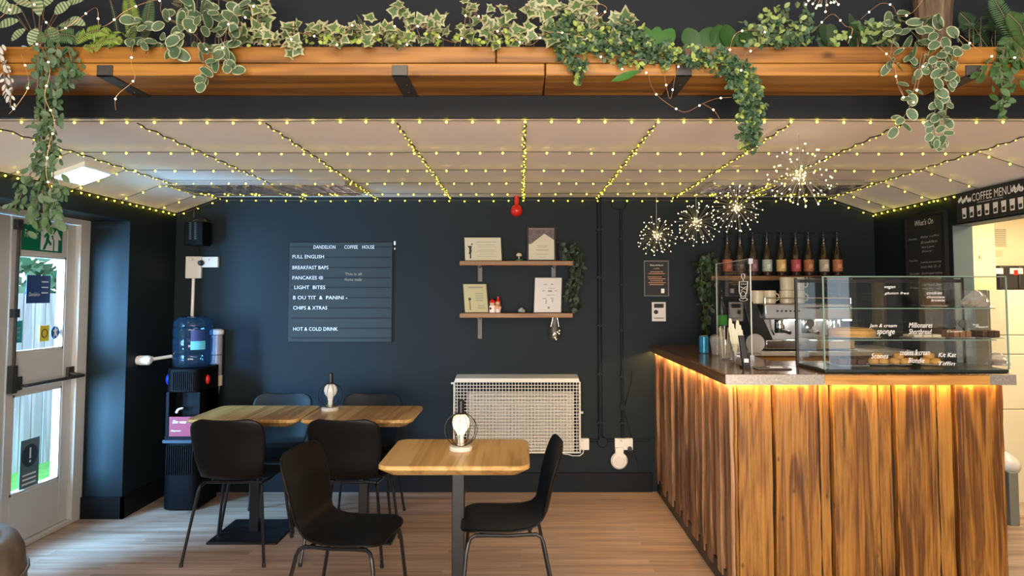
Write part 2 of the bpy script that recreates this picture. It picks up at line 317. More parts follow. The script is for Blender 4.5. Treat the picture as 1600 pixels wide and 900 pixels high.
# ---------------- glazed double door in the left recess
def door_leaf(n, y0, y1, furniture=True):
    z1 = PX(118, 352, XD).z
    fx0, fx1 = XD - .045, XD
    zA, zB = PX(60, 549, XD).z, PX(60, 399, XD).z        # upper pane
    zCc, zDd = PX(50, 764, XD).z, PX(50, 612, XD).z      # lower pane
    sw = .085
    b = MB().box(fx0, fx1, y0, y0 + .06, .03, z1).box(fx0, fx1, y1 - sw, y1, .03, z1)
    b.box(fx0, fx1, y0 + .06, y1 - sw, .03, zCc).box(fx0, fx1, y0 + .06, y1 - sw, zDd, zA).box(fx0, fx1, y0 + .06, y1 - sw, zB, z1)
    d = struct('door_%d' % n, b, M['white'], bevel=.004, recenter=False)
    for za, zb in ((zCc, zDd), (zA, zB)):
        finish('glass_pane', MB().box(XD - .028, XD - .022, y0 + .055, y1 - sw + .005, za - .005, zb + .005), M['dglass'], d)
        e = MB(); q = .014
        for Y0, Y1, Z0, Z1 in ((y0 + .06, y0 + .06 + q, za, zb), (y1 - sw - q, y1 - sw, za, zb), (y0 + .06, y1 - sw, za, za + q), (y0 + .06, y1 - sw, zb - q, zb)): e.box(XD - .05, XD - .002, Y0, Y1, Z0, Z1)
        finish('glazing_bead', e, M['white'], d)
    return d, zA, zB, zCc, zDd, z1
yr = PX(111, 600, XD).y; yl = PX(9, 600, XD).y
dr, zA, zB, zCc, zDd, z1d = door_leaf(1, yl, yr)
dl, *_ = door_leaf(2, yl - (yr - yl) - .01, yl - .01)
# door frame
fr = MB().box(XD - .06, XD + .03, yr + .004, YD, 0, z1d + .06).box(XD - .06, XD + .03, YD0, yr + .004, z1d + .005, z1d + .06).box(XD - .06, XD + .03, YD0, yr + .004, 0, .028)
fr.box(XD - .06, XD + .0, YD0 - .03, YD0 + .018, 0, z1d + .06)
struct('trim_4', fr, M['white'], bevel=.004)
struct('trim_5', MB().box(XD - .12, XD - .0, YD0, YD, z1d + .06, ZL), M['wall'])
# panic bar, upright bolt
b = PX(20, 603, XD); e = PX(121, 583, XD)
pb = MB().tube([(XD + .075, b.y, b.z), (XD + .075, e.y - .05, b.z)], .011, 10).tube([(XD + .01, b.y + .02, b.z), (XD + .075, b.y, b.z)], .010, 8)
pb.tube([(XD + .01, e.y - .1, b.z + .02), (XD + .075, e.y - .05, b.z)], .010, 8).box(XD + .001, XD + .02, e.y - .12, e.y - .06, b.z - .02, b.z + .06).box(XD + .001, XD + .02, b.y, b.y + .05, b.z - .03, b.z + .05)
finish('panic_bar', pb, M['steel'], dr, bevel=.002)
vb = MB().tube([(XD + .02, yl + .03, b.z), (XD + .02, yl + .03, z1d - .05)], .009, 8).box(XD, XD + .03, yl + .01, yl + .05, z1d - .08, z1d - .02).box(XD, XD + .03, yl + .01, yl + .05, b.z + .4, b.z + .45)
vb.box(XD + .001, XD + .035, yl + .005, yl + .045, b.z - .04, b.z + .12)
finish('vertical_bolt', vb, M['steel'], dr)
# stickers on the door (left-wall basis: ux=+Y, uy=+Z)
UX, UY = Vector((0, 1, 0)), Vector((0, 0, 1))
def on_door(x0, y0, x1, y1, xo=.001):
    a = PX(x0, y1, XD + xo); c_ = PX(x1, y0, XD + xo); return a, c_.y - a.y, c_.z - a.z
def plate(o, w_, h_, d=.0015, ux=UX, uy=UY, mi=0, inset=0):
    return MB().prism([(inset, inset), (w_ - inset, inset), (w_ - inset, h_ - inset), (inset, h_ - inset)], o, ux, uy, d, mi)
mg = mat('sign green', (.0, .17, .08), .4); mw = mat('sign white', (.8, .82, .8), .4); my = mat('sticker yellow', (.75, .62, .03), .5); mt = mat('sticker turquoise', (.02, .38, .38), .5); mb_ = mat('sticker blue', (.02, .10, .26), .5); mn = mat('notice grey green', (.10, .16, .17), .5); mnv = mat('flyer navy', (.02, .045, .16), .5)
o, w_, h_ = on_door(33, 358, 97, 390)
t = empty('exit_sign', o, 'green and white fire exit sign with running figure and upward arrow above the door glass', 'sign')
finish('sign_plate', plate(o, w_, h_, .004), mg, t)
sg = MB(); oo = o + Vector((.0045, 0, 0))
def S(poly, u0, v0, s): sg.prism([(u0 + p[0] * s, v0 + p[1] * s) for p in poly], oo, UX, UY, .0008)
S([(-.12, 0), (.12, 0), (.12, .5), (.32, .5), (0, .95), (-.32, .5), (-.12, .5)], w_ * .84, h_ * .06, h_ * .92)
finish('arrow', sg, mw, t); sg = MB()
S([(0, 0), (.8, 0), (.8, 1), (0, 1)], w_ * .44, h_ * .06, h_ * .88)
finish('figure_panel', sg, mw, t)
sg2 = MB(); oo = o + Vector((.0055, 0, 0))
def S2(poly, u0, v0, s): sg2.prism([(u0 + p[0] * s, v0 + p[1] * s) for p in poly], oo, UX, UY, .0008)
S2([(.1, .0), (.25, .0), (.45, .35), (.62, .2), (.7, .3), (.5, .5), (.55, .7), (.75, .6), (.78, .68), (.5, .85), (.3, .78), (.15, .6), (.22, .55), (.34, .68), (.3, .4)], w_ * .45, h_ * .08, h_ * .85)
S2([(.42, .88), (.52, .88), (.56, .96), (.47, 1.02), (.40, .96)], w_ * .45, h_ * .06, h_ * .85)
finish('running_figure', sg2, mg, t)
text('Fire exit', o + Vector((.0045, w_ * .05, h_ * .5)), UX, UY, w_ * .32, h_ * .3, mw, t)
def sticker(name, px, m, label, cat='sticker', extra=None, flip=False):
    o, w_, h_ = on_door(*px, xo=-.021); t = empty(name, o, label, cat); finish('sheet', plate(o, w_, h_), m, t)
    if extra: extra(o + Vector((.002, 0, 0)), w_, h_, t)
    return t
def ex_flyer(o, w, h, t):
    text('Dandelion', o + Vector((0, w * .1, h * .25)), UX, UY, w * .45, h * .14, mw, t, shear=.2)
    for k in range(3): finish('text_line', plate(o + Vector((0, w * .62, h * (.35 + .2 * k))), w * .28, h * .04, .0008), mw, t)
sticker('flyer', (40, 431, 79, 474), mnv, 'navy flyer hanging on the upper door glass', 'flyer', ex_flyer)
sticker('turquoise_sticker', (13, 501, 35, 537), mt, 'turquoise sticker with white writing low on the upper glass', extra=lambda o, w, h, t: [text(s, o + Vector((0, w * .2, h * z)), UX, UY, w * .6, h * .13, mw, t) for s, z in (('We are', .62), ('open', .40), ('thanks', .18))])
sticker('yellow_sticker', (61, 508, 77, 534), my, 'small yellow square sticker with a dark ring on the door glass', extra=lambda o, w, h, t: finish('ring', MB().tube([(o.x, o.y + w * .5 + .3 * w * math.cos(a), o.z + h * .5 + .3 * w * math.sin(a)) for a in [k * .5 for k in range(14)]], .003, 5), M['ink'], t))
o, w_, h_ = on_door(79, 509, 93, 530, -.021)
t = empty('round_sticker', o, 'round blue sticker with a white figure at the edge of the door glass', 'sticker')
finish('sheet', MB().lathe([(w_ * .52, 0), (w_ * .52, .0015)], (o.x, o.y + w_ / 2, o.z + h_ / 2), 20, axis='x'), mb_, t)
finish('figure', MB().prism([(.3, .1), (.5, .3), (.7, .1), (.75, .2), (.6, .5), (.8, .7), (.6, .7), (.5, .9), (.4, .7), (.2, .6), (.4, .5)], o + Vector((.002, 0, 0)), UX * w_, UY * w_ * 1.1, .0008), mw, t)
def ex_notice(o, w, h, t):
    finish('round_mark', MB().lathe([(w * .42, 0), (w * .42, .0012)], (o.x, o.y + w * .5, o.z + h * .66), 24, axis='x'), mat('dark disc', (.02, .04, .05), .5), t)
    finish('exclamation_mark', plate(o + Vector((.0015, w * .46, h * .6)), w * .08, h * .22, .0008).prism([(0, 0), (w * .08, 0), (w * .08, w * .08), (0, w * .08)], o + Vector((.0015, w * .46, h * .52)), UX, UY, .0008), mw, t)
    for k in range(3): finish('text_line', plate(o + Vector((0, w * .15, h * (.08 + .09 * k))), w * .7, h * .035, .0008), mw, t)
sticker('safety_notice', (29, 681, 62, 768), mn, 'grey safety notice with a large exclamation mark on the lower door glass', 'notice', ex_notice)
# ---------------- outside
gnd = MB().box(-14, XD - .13, -2, 16, -.12, -.04); struct('ground_outside', gnd, mat('grass', (.10, .26, .03), .9, bump=.6, bscale=60, var=.5, vscale=12))
struct('paving_outside', MB().box(-3.55, XD - .13, -2, 16, -.04, -.03), mat('paving', (.28, .28, .30), .8, var=.2))
fm = wood('weathered fence', ((.30, .27, .25), (.42, .39, .37), (.55, .52, .50)), 'z', 1.0, .8, .3, False)
t = empty('garden_fence', (-4.4, 8.0, -.04), 'tall weathered timber fence seen through the door glass', 'fence')
ft = MB()
for k in range(95): y = 1.0 + k * .145; ft.box(-4.4, -4.38 + random.uniform(0, .008), y, y + .135, -.04, 1.5 + random.uniform(-.01, .01))
finish('fence_boards', ft, fm, t); finish('rail', MB().box(-4.44, -4.4, 1, 14.8, 1.2, 1.28), fm, t); finish('rail', MB().box(-4.44, -4.4, 1, 14.8, .4, .48), fm, t)
bu = MB()
for k in range(1600):
    a = Vector((-5.9 + random.gauss(0, .25), random.uniform(7.6, 12.5), 1.2 + random.random() * (.5 + .5 * math.sin(k))))
    d = Vector((random.uniform(-1, 1), random.uniform(-1, 1), random.uniform(-.3, 1))).normalized() * .17; s_ = d.orthogonal().normalized() * .06
    bu.add([a, a + d * .5 + s_, a + d, a + d * .5 - s_], [(0, 1, 2, 3)])
bu_ = finish('hedge', bu, leafmat('hedge leaf', (.10, .20, .10)), smooth=False); tag(bu_, 'leafy green hedge rising behind the garden fence outside', 'hedge')
# ================================================================ CEILING LIGHT FITTINGS
def zslopeL(x): return ZS + (ZC - ZS) * (x - XL) / (XCL - XL)
ya, yb = 3.62, 4.02
xa, xb = XL + .08, XCL - .065
yq = PX(130, 275, (xa + xb) / 2).y; ya, yb = yq - .14, yq + .14
t = empty('ceiling_light_panel', ((xa + xb) / 2, yq, zslopeL((xa + xb) / 2)), 'square cool white light panel lit in the sloping ceiling above the door', 'ceiling light')
q = MB()
def sl(x0, x1, y0, y1, d0, d1, mb):
    mb.hexa([(x0, y0, zslopeL(x0) - d1), (x1, y0, zslopeL(x1) - d1), (x1, y1, zslopeL(x1) - d1), (x0, y1, zslopeL(x0) - d1), (x0, y0, zslopeL(x0) - d0), (x1, y0, zslopeL(x1) - d0), (x1, y1, zslopeL(x1) - d0), (x0, y1, zslopeL(x0) - d0)])
sl(xa, xb, ya, yb, -.01, .022, q); finish('housing', q, M['plastic'], t)
q = MB(); sl(xa + .02, xb - .02, ya + .02, yb - .02, .01, .026, q); finish('diffuser', q, emit('cool panel', (.72, .88, 1), 7), t)
def louvre(x0, x1, lab):
    y0, y1 = PZ(814, 299, ZC).y, PZ(814, 281, ZC).y
    X0, X1 = PZ(x0, 298, ZC).x, PZ(x1, 298, ZC).x
    y0, y1 = min(y0, y1), max(y0, y1)
    t = empty('louvre_light', ((X0 + X1) / 2, (y0 + y1) / 2, ZC), lab, 'ceiling light', 'louvred ceiling lights')
    finish('tray', MB().box(X0, X1, y0, y1, ZC - .004, ZC - .001), mat('brown tray reflection mottle', (.45, .34, .26), .25, metal=.85, var=.7, vscale=14), t)  # strong pale and brown mottling puts the tray's reflections into its colour
    l = MB(); n = int((X1 - X0) / .07)
    for k in range(n + 1): x = X0 + (X1 - X0) * k / n; l.box(x - .002, x + .002, y0, y1, ZC - .035, ZC - .004)
    for k in range(4): y = y0 + (y1 - y0) * k / 3; l.box(X0, X1, y - .002, y + .002, ZC - .035, ZC - .004)
    finish('louvre_grid', l, M['chrome'], t)
louvre(305, 565, 'long louvred grid light in the ceiling left of the middle'); louvre(1085, 1300, 'louvred grid light in the ceiling above the bar')
# ================================================================ FAIRY LIGHTS ON THE CEILING
bulbmesh = None
def bulb_at(p, parent, key, m, r):
    global BP
    o = bpy.data.objects.new('bulb', BULBS[key]); C.objects.link(o); o.parent = parent
    o.location = Vector(p) - ROOTS[parent.name]; return o
BULBS = {}
for key, m, r in (('y', M['bulb'], .0050), ('ys', M['bulb2'], .0029), ('w', M['wbulb'], .0036), ('s', M['spark'], .0038)):
    x = finish('tmp', MB().sph((0, 0, 0), r, 8, 6), m, recenter=False); BULBS[key] = x.data; bpy.data.objects.remove(x)
def cz(x):
    if x < XCL: return zslopeL(x)
    if x > XCR: return ZC + (ZS - ZC) * (x - XCR) / (XR - XCR)
    return ZC
def light_string(name, pts, spacing, label, key='y', grp='fairy light strings along the ceiling', drop=.012, wr=.0022, cm=None, jit=.003):
    pts = [Vector(p) for p in pts]; t = empty(name, pts[0], label, 'string lights', grp)
    finish('cord', MB().tube(pts, wr, 5), cm or M['gcord'], t)
    L_ = [0]
    for a, b in zip(pts, pts[1:]): L_.append(L_[-1] + (b - a).length)
    n = int(L_[-1] / spacing)
    for k in range(n + 1):
        s = min(L_[-1] - 1e-5, (k + .5) * spacing)
        i = max(j for j in range(len(pts) - 1) if L_[j] <= s); f = (s - L_[i]) / max(1e-9, L_[i + 1] - L_[i])
        p = pts[i].lerp(pts[i + 1], f) + Vector((random.uniform(-jit, jit), random.uniform(-jit, jit), -drop * .5))
        bulb_at(p, t, key, None, 0)
    return t
cross = [(189, 'front edge of the ceiling'), (232, 'ceiling one row behind its front edge'), (260, 'middle of the ceiling'), (281, 'ceiling beside the front of the louvred lights'), (298, 'ceiling behind the louvred lights'), (308, 'top of the back wall')]
CY_ = []
for i, (y, lab) in enumerate(cross):
    Y = PZ(814, y, ZC).y if i < 5 else YB - .03
    if i == 0: Y = YK + .008
    CY_.append(Y); pts = []
    xs = [XL + .02] + [XCL] + [XCL + (XCR - XCL) * k / 12 for k in range(1, 12)] + [XCR, XR - .02]
    for x in xs:
        d = (.004 if i == 0 else .018) if i < 5 else .026
        pts.append((x, Y, cz(x) - d - (.006 * random.random())))
    light_string('fairy_light_string', pts, .115, 'yellow fairy light string running sideways along the ' + lab)
names = ['far left crease of the ceiling', 'outermost flat row on the left', 'second flat row from the left', 'third flat row from the left', 'middle row straight above the shelves', 'first row right of the middle', 'second row right of the middle', 'third row right of the middle', 'far right crease of the ceiling']
dx = [XCL] + [PZ(x, 190, ZC).x for x in (217, 417, 621, 820, 1023, 1232, 1408)] + [XCR]
for k, (x, lab) in enumerate(zip(dx, names)):
    n = 60; pts = []
    for j in range(n + 1):
        y = YK + .03 + (YB - YK - .06) * j / n; pts.append((x + .007 * math.sin(j * 1.7), y, cz(x) - .014 + .004 * math.cos(j * 1.7)))
    light_string('twisted_light_string', pts, .052 if 2 < k < 7 else .066, 'twisted yellow fairy light string running from front to back, ' + lab, 'ys', 'twisted fairy light strings across the ceiling', wr=.0035, cm=M['cord'], jit=.007)
for X, lab in ((XL + .012, 'left wall above the door'), (XR - .012, 'right wall above the chalkboard')):
    light_string('fairy_light_string', [(X, YK + .03, ZS - .012), (X, YB - .03, ZS - .012)], .085, 'yellow fairy light string along the top of the ' + lab)
# ================================================================ PLANTER SHELF
ZB1 = PY(814, 98, YF).z; ZT1 = PY(814, 72, YF).z
t = empty('planter_shelf', (0, YF, ZSH), 'long orange stained timber shelf with front board carrying the plants', 'shelf')
xj = PY(852, 130, YF).x; xj2 = PY(775, 85, YF).x; xe0, xe1 = XL - .03, XR + .08
for x0, x1 in ((xe0, xj - .002), (xj + .002, xe1)): finish('shelf_board', MB().box(x0, x1, YF, YK - .021, ZSH, ZB1 - .002), M['shelfwood'], t, bevel=.005)
for x0, x1 in ((xe0, xj2 - .0015), (xj2 + .0015, xe1)): finish('front_board', MB().box(x0, x1, YF + .004, YF + .04, ZB1 + .001, ZT1), M['shelfwood'], t, bevel=.004)
for px in (165, 625, 1068, 1520):
    x = PY(px, 110, YF).x; b = MB()
    w2 = .03; b.box(x - w2, x + w2, YF - .008, YF, ZSH - .006, ZB1 - .012).box(x - w2, x + w2, YF - .008, YK - .021, ZSH - .006, ZSH)
    b.tube([(x + w2 * .3, YF + .1, ZSH - .006), (x + w2 * .3, YF + .1, ZSH - .010)], .007, 8).tube([(x, YF + .2, ZSH - .006), (x, YF + .2, ZSH - .010)], .007, 8)
    finish('bracket', b, M['steel'], t, bevel=.001)
# ================================================================ LETTER BOARD
BX, BY = Vector((1, 0, 0)), Vector((0, 0, 1))   # back-wall basis (normal -Y)
def back(x, y, off=0.0): return PY(x, y, YB - off)
def bplate(x0, y0, x1, y1, off0, off1, mb=None):
    a, c_ = back(x0, y1, off0), back(x1, y0, off0); mb = mb or MB()
    return mb.box(a.x, c_.x, YB - off1, YB - off0, a.z, c_.z)
a = back(532, 534)
t = empty('letter_board', a, 'large slate grey menu letter board with white lettering on the back wall', 'menu board')
finish('panel', bplate(451, 379, 614, 534, .002, .018), M['board'], t, bevel=.002)
g = MB()
for y in (386, 402, 418, 434, 449, 465, 481, 497, 513, 528): bplate(455, y - 1.1, 611, y + 1.1, .018, .0195, g)
finish('groove', g, M['groove'], t)
def btext(s, x, y0, y1, wpx, m, parent, off=.0205, shear=0, name='lettering'):
    a, b_ = back(x, y1, off), back(x, y0, off); w_ = wpx * YB / F
    return text(s, (a.x, YB - off, a.z), BX, BY, w_, b_.z - a.z, m, parent, shear=shear, d=.001, name=name)
for s, x, y, w_ in (('DANDELION', 490, 386, 34), ('COFFEE', 538, 386, 21), ('HOUSE', 566, 386, 19), ('FULL ENGLISH', 457, 401, 49), ('BREAKFAST BAPS', 457, 418, 56), ('PANCAKES', 457, 434, 38), ('@', 498, 434, 7),
                    ('LIGHT  BITES', 460, 449, 48), ('B OU TIT  &  PANINI -', 458, 465, 84), ('CHIPS & XTRAS', 458, 481, 53), ('HOT & COLD DRINK', 458, 514, 69)):
    btext(s, x, y - 2.7, y + 2.7, w_, M['chalk'], t)
btext('This is all', 539, 426, 430, 26, M['inkg'], t); btext('Home made', 539, 434, 439, 26, M['inkg'], t)
t = empty('wall_hook', back(617, 392), 'tiny white hook beside the top right corner of the letter board', 'hook')
finish('hook_plate', bplate(615.6, 377, 618.4, 383, .001, .008), M['plastic'], t); finish('screw', bplate(616, 387, 618, 390, .001, .006), M['plastic'], t)
# ================================================================ WALL SHELVES
SW = wood('shelf pine', ((.16, .075, .03), (.27, .135, .05), (.36, .19, .08)), 'x', 1.4, .5, .2)
def wall_shelf(x0, x1, y0, y1, posts, lab, low):
    a = back(x0, y1); t = empty('wall_shelf', back((x0 + x1) / 2, y1), lab, 'shelf', 'pine wall shelves')
    Yf = YB - .17
    A, Bq = PY(x0, y1, Yf), PY(x1, y0, Yf)
    finish('board', MB().box(A.x, Bq.x, Yf, YB - .002, A.z, Bq.z), SW, t, bevel=.003)
    for px in posts:
        X = back(px, 500).x; zb = back(px, low).z
        m_ = MB().box(X - .016, X + .016, YB - .008, YB - .002, zb, A.z).box(X - .016, X + .016, Yf + .03, YB - .004, A.z - .006, A.z).box(X - .003, X + .003, Yf + .05, YB - .01, A.z - .015, A.z)
        for zz in (zb + .02, A.z - .05): m_.tube([(X, YB - .008, zz), (X, YB - .011, zz)], .006, 8)
        finish('bracket', m_, M['steel'], t)
    return Bq.z, Yf
zs1, ysf = wall_shelf(718, 895, 407.5, 414.5, (750, 865), 'upper pine wall shelf holding two certificates', 440)
zs2, _ = wall_shelf(718, 895, 489.5, 496.5, (750, 866), 'lower pine wall shelf holding a cream leaflet and a white print', 529)
def frame(x0, y0, x1, y1, zbase, m, lab, skew=0, cat='frame', border=1.0, extra=None, Yf=None, group=None):
    Y = Yf or YB - .09; A, B_ = PY(x0, y1, Y), PY(x1, y0, Y); h = B_.z - A.z; W_ = B_.x - A.x
    t = empty('picture_frame', (A.x + W_ / 2, Y, zbase), lab, cat, group); lean = .035
    sk = skew * Y / F
    def P4(i0, i1, j0, j1, d0, d1):   # i,j normalised
        r = []
        for d in (d0, d1):
            for i, j in ((i0, j0), (i1, j0), (i1, j1), (i0, j1)): r.append(Vector((A.x + W_ * i + sk * (1 - j), Y + lean * j - d, zbase + h * j)))
        return [r[0], r[1], r[5], r[4], r[3], r[2], r[6], r[7]]
    e = border * .006 / W_; f_ = border * .006 / h
    finish('frame', MB().hexa(P4(-e, 1 + e, 0, 1 + f_, -.014, 0)), M['black'], t, smooth=False)
    finish('print', MB().hexa(P4(0, 1, f_, 1, 0, .002)), m, t, smooth=False)
    def pt(i, j, d=.0035): return Vector((A.x + W_ * i + sk * (1 - j), Y + lean * j - d, zbase + h * j))
    if extra: extra(t, pt)
    return t
def lines(t, pt, rows, m=None, name='text_line'):
    b = MB()
    for i0, i1, j, hh in rows: b.add([pt(i0, j), pt(i1, j), pt(i1, j + hh), pt(i0, j + hh)], [(0, 1, 2, 3)])
    finish(name, b, m or M['inkg'], t, smooth=False)
def cert1(t, pt):
    lines(t, pt, [(.32, .88, .80, .02), (.36, .84, .68, .015), (.34, .86, .60, .012), (.36, .84, .46, .015), (.32, .88, .40, .012), (.4, .8, .30, .012), (.34, .86, .2, .012)])
    b = MB(); b.add([pt(*q) for q in [(.13, .12), (.17, .12), (.165, .3), (.19, .45), (.18, .55), (.2, .62), (.16, .66), (.12, .64), (.08, .66), (.09, .6), (.12, .57), (.12, .42), (.10, .32), (.13, .3)]], [list(range(14))])
    b.add([pt(.20 + .025 * math.cos(a), .72 + .035 * math.sin(a)) for a in [k * .8 for k in range(8)]], [list(range(8))])
    finish('silhouette', b, M['ink'], t, smooth=False)
def cert2(t, pt):
    b = MB(); b.add([pt(.0, .99), (pt(0, .52)), pt(.08, .52), pt(.62, .84), pt(.55, .99)], [(0, 1, 2, 3, 4)]); b.add([pt(.55, .99), pt(.62, .84), pt(1, .64), pt(1, .99)], [(0, 1, 2, 3)])
    finish('photo', b, mat('brown photo', (.14, .10, .10), .6, var=.95, vscale=55), t, smooth=False)
    lines(t, pt, [(.35, .75, .46, .012), (.38, .7, .42, .01), (.3, .78, .33, .018), (.32, .76, .21, .012), (.4, .65, .12, .01)])
def cert3(t, pt):
    lines(t, pt, [(.2, .85, .86, .05), (.5, .85, .66, .03), (.5, .85, .58, .03), (.5, .85, .5, .03), (.5, .82, .42, .03), (.55, .88, .24, .03), (.55, .9, .16, .03)])
    lines(t, pt, [(.22, .25, .1, .45)] + [(.18, .30, .45, .06)], M['ink'], 'drawing')
def cert4(t, pt):
    p = [(.33, .46, .80, .02), (.6, .68, .80, .03), (.5, .75, .70, .012), (.28, .38, .62, .02), (.5, .65, .60, .045), (.75, .85, .62, .02), (.45, .75, .50, .015), (.3, .45, .40, .02), (.6, .72, .41, .02), (.42, .45, .26, .12), (.66, .69, .3, .1), (.5, .58, .12, .06)]
    lines(t, pt, p, M['inkg'])
frame(725, 367, 782, 404.5, zs1, M['paper'], 'wide cream certificate with a dark figure, left end of the upper shelf', 2, 'certificate', extra=cert1)
frame(826, 351, 866, 403, zs1, mat('certificate paper', (.64, .58, .44), .7), 'tall black framed certificate with a brown photo corner on the upper shelf', 0, 'certificate', 2.2, cert2)
frame(723, 441, 759, 486, zs2, mat('leaflet paper', (.50, .43, .22), .7), 'yellowed leaflet in a thin frame, left end of the lower shelf', 4, 'leaflet', extra=cert3)
frame(836.5, 431, 878, 486, zs2, M['paperw'], 'white framed print with handwriting, right half of the lower shelf', -2, 'print', extra=cert4)
# ornaments
Yo = YB - .11
def sp(x, z, Y=None): q = PY(x, 400, Y or Yo); return Vector((q.x, Y or Yo, z))
p = sp(811, zs1)
t = empty('ornament', p, 'tiny pale mushroom shaped ornament in a green base on the upper shelf', 'ornament')
finish('base', MB().lathe([(.028, 0), (.03, .012), (.012, .018)], p, 14), mat('green base', (.05, .10, .05), .6), t)
finish('stem', MB().lathe([(.006, .015), (.005, .04)], p, 8), M['paper'], t); finish('cap', MB().lathe([(.006, .035), (.022, .038), (.021, .052), (.012, .062), (.0001, .064)], p, 14), M['paper'], t)
p = sp(773, zs2)
t = empty('figurine', p, 'small red hatted figurine in white and orange on the lower shelf', 'figurine')
finish('body', MB().box(p.x - .04, p.x + .005, Yo - .02, Yo + .02, p.z, p.z + .06).lathe([(.02, 0), (.022, .03), (.015, .06)], p + Vector((.025, 0, 0)), 12), mat('glazed white', (.75, .62, .55), .4), t, bevel=.008)
finish('scarf', MB().lathe([(.022, 0), (.024, .018), (.018, .022)], p + Vector((.022, 0, .045)), 12).box(p.x - .002, p.x + .05, Yo - .024, Yo, p.z + .03, p.z + .05), mat('orange glaze', (.5, .18, .05), .4), t)
finish('face', MB().sph(p + Vector((-.018, -.006, .07)), .02, 12, 8).sph(p + Vector((.024, -.004, .075)), .018, 12, 8), mat('peach', (.7, .42, .25), .5), t)
finish('hat', MB().lathe([(.024, .078), (.022, .088), (.012, .1), (.0001, .108)], p + Vector((-.018, 0, 0)), 12).lathe([(.02, .085), (.006, .11), (.008, .125)], p + Vector((.026, 0, 0)), 10), M['red'], t)
finish('eye', MB().sph(p + Vector((-.03, -.026, .035)), .009, 8, 6), M['black'], t)
p = sp(815, zs2)
t = empty('crystal_ornament', p, 'small clear crystal cluster beside the white print on the lower shelf', 'ornament')
finish('crystal', MB().sph(p + Vector((-.01, 0, .018)), .018, 6, 4).sph(p + Vector((.012, .004, .015)), .015, 5, 4).sph(p + Vector((0, -.01, .03)), .012, 5, 4), mat('crystal', (.35, .38, .36), .15), t, smooth=False)
finish('base', MB().lathe([(.035, 0), (.03, .006)], p, 10), M['black'], t)
# hanging glass ornament
p = PY(867, 521, YB - .16); zt = back(0, 498).z
t = empty('hanging_glass_ball', p, 'clear glass ball with a string of tiny lights hung below the lower shelf', 'ornament')
finish('ball', MB().sph(p, .062, 20, 14), M['bglass'], t)
finish('string', MB().tube([p + Vector((-.03, 0, .05)), p + Vector((-.012, .0, .13))], .0018, 5).tube([p + Vector((.03, 0, .05)), p + Vector((.016, 0, .13))], .0018, 5), M['silver'], t)
for d in ((.0, -.02, -.03), (.02, .0, .01), (-.005, -.01, .0), (.035, .01, .02), (.01, .02, -.045), (.03, -.02, .0), (-.01, 0, -.01)):
    o = bpy.data.objects.new('bulb', BULBS['s']); C.objects.link(o); o.parent = t; o.location = d
# red fitting
p = back(807, 308, .05)
t = empty('red_alarm_fitting', (p.x, p.y, ZC), 'red rounded alarm fitting under the ceiling above the shelves', 'alarm')
finish('stem', MB().lathe([(.018, 0), (.016, -.07), (.02, -.09)], (p.x, YB - .05, ZC), 14), M['red'], t)
finish('ball', MB().sph((p.x, YB - .05, back(0, 331).z + .003), .047, 18, 12), M['red'], t)
# ================================================================ CONDUITS, SOCKETS, SIGNS ON BACK WALL
def conduit(px, y0, y1, lab, r=.011, off=.016, extra=None):
    a, b_ = back(px, y0, off), back(px, y1, off); a.y = b_.y = YB - off
    t = empty('conduit', b_, lab, 'pipe'); finish('pipe', MB().tube([(a.x, a.y, a.z), (a.x, a.y, b_.z)], r, 10), M['wall'], t)
    c_ = MB()
    for k in range(5): z = b_.z + (a.z - b_.z) * (k + .3) / 5; c_.box(a.x - r - .008, a.x + r + .008, YB - off - r - .001, YB - .001, z, z + .014)
    finish('clip', c_, M['wall'], t); return t
conduit(936, 309, 684, 'thick dark conduit running up the back wall, nearer the heater', .017, .02)
t = conduit(970, 326, 684, 'slim dark conduit running up the back wall, nearer the counter', .010)
finish('loop', MB().tube([back(x, y, .02) for x, y in ((956, 309), (956, 322), (962, 327), (972, 328), (978, 322), (979, 309))], .004, 6), M['wall'], t)
finish('junction', MB().lathe([(.022, 0), (.022, .02)], back(972, 636, .005), 12, axis='y'), M['wall'], t)
t = empty('horizontal_conduit', back(975, 690), 'dark horizontal conduit running from the heater socket to the counter', 'pipe')
A, B_ = back(921, 688, .016), back(1020, 688, .016)
finish('pipe', MB().tube([(A.x, YB - .016, A.z), (B_.x - .02, YB - .016, A.z)], .009, 10), M['wall'], t)
finish('junction_box', MB().lathe([(.04, 0), (.04, .022), (.036, .028)], back(941, 690, .002), 18, axis='y'), M['wall'], t)
finish('grey_cable', MB().tube([back(x, y, .012) for x, y in ((988, 580), (986, 600), (980, 622), (974, 640))], .003, 6).tube([back(x, y, .012) for x, y in ((975, 640), (982, 665), (990, 700), (997, 730), (998, 760))], .0025, 6), M['black'], t)
def socket(x0, y0, x1, y1, lab, loops=True, plug=None):
    A = back((x0 + x1) / 2, y1); t = empty('wall_socket', A, lab, 'socket')
    finish('plate', bplate(x0, y0, x1, y1, .001, .03), M['plastic'], t, bevel=.004)
    w_ = (x1 - x0); 
    finish('switch', bplate(x0 + w_ * .3, y0 + 2.5, x0 + w_ * .42, y0 + 6, .03, .034), mat('switch', (.6, .58, .52), .4), t)
    return t
socket(905, 684, 920, 702, 'small white switch box at the right edge of the heater guard')
t = socket(960, 684, 988, 702, 'white double socket on the back wall beside the counter')
t2 = empty('plug_in_freshener', back(967, 720), 'round white plug-in device hanging under the double socket', 'air freshener')
A = back(967, 719, .03); finish('body', MB().lathe([(.062, 0), (.064, .02), (.05, .035)], A, 24, axis='y'), M['plastic'], t2)
finish('dial', MB().lathe([(.040, .035), (.036, .04)], A, 24, axis='y'), M['paperw'], t2); finish('plug', bplate(961, 699, 974, 712, .03, .05), M['plastic'], t2, bevel=.003)
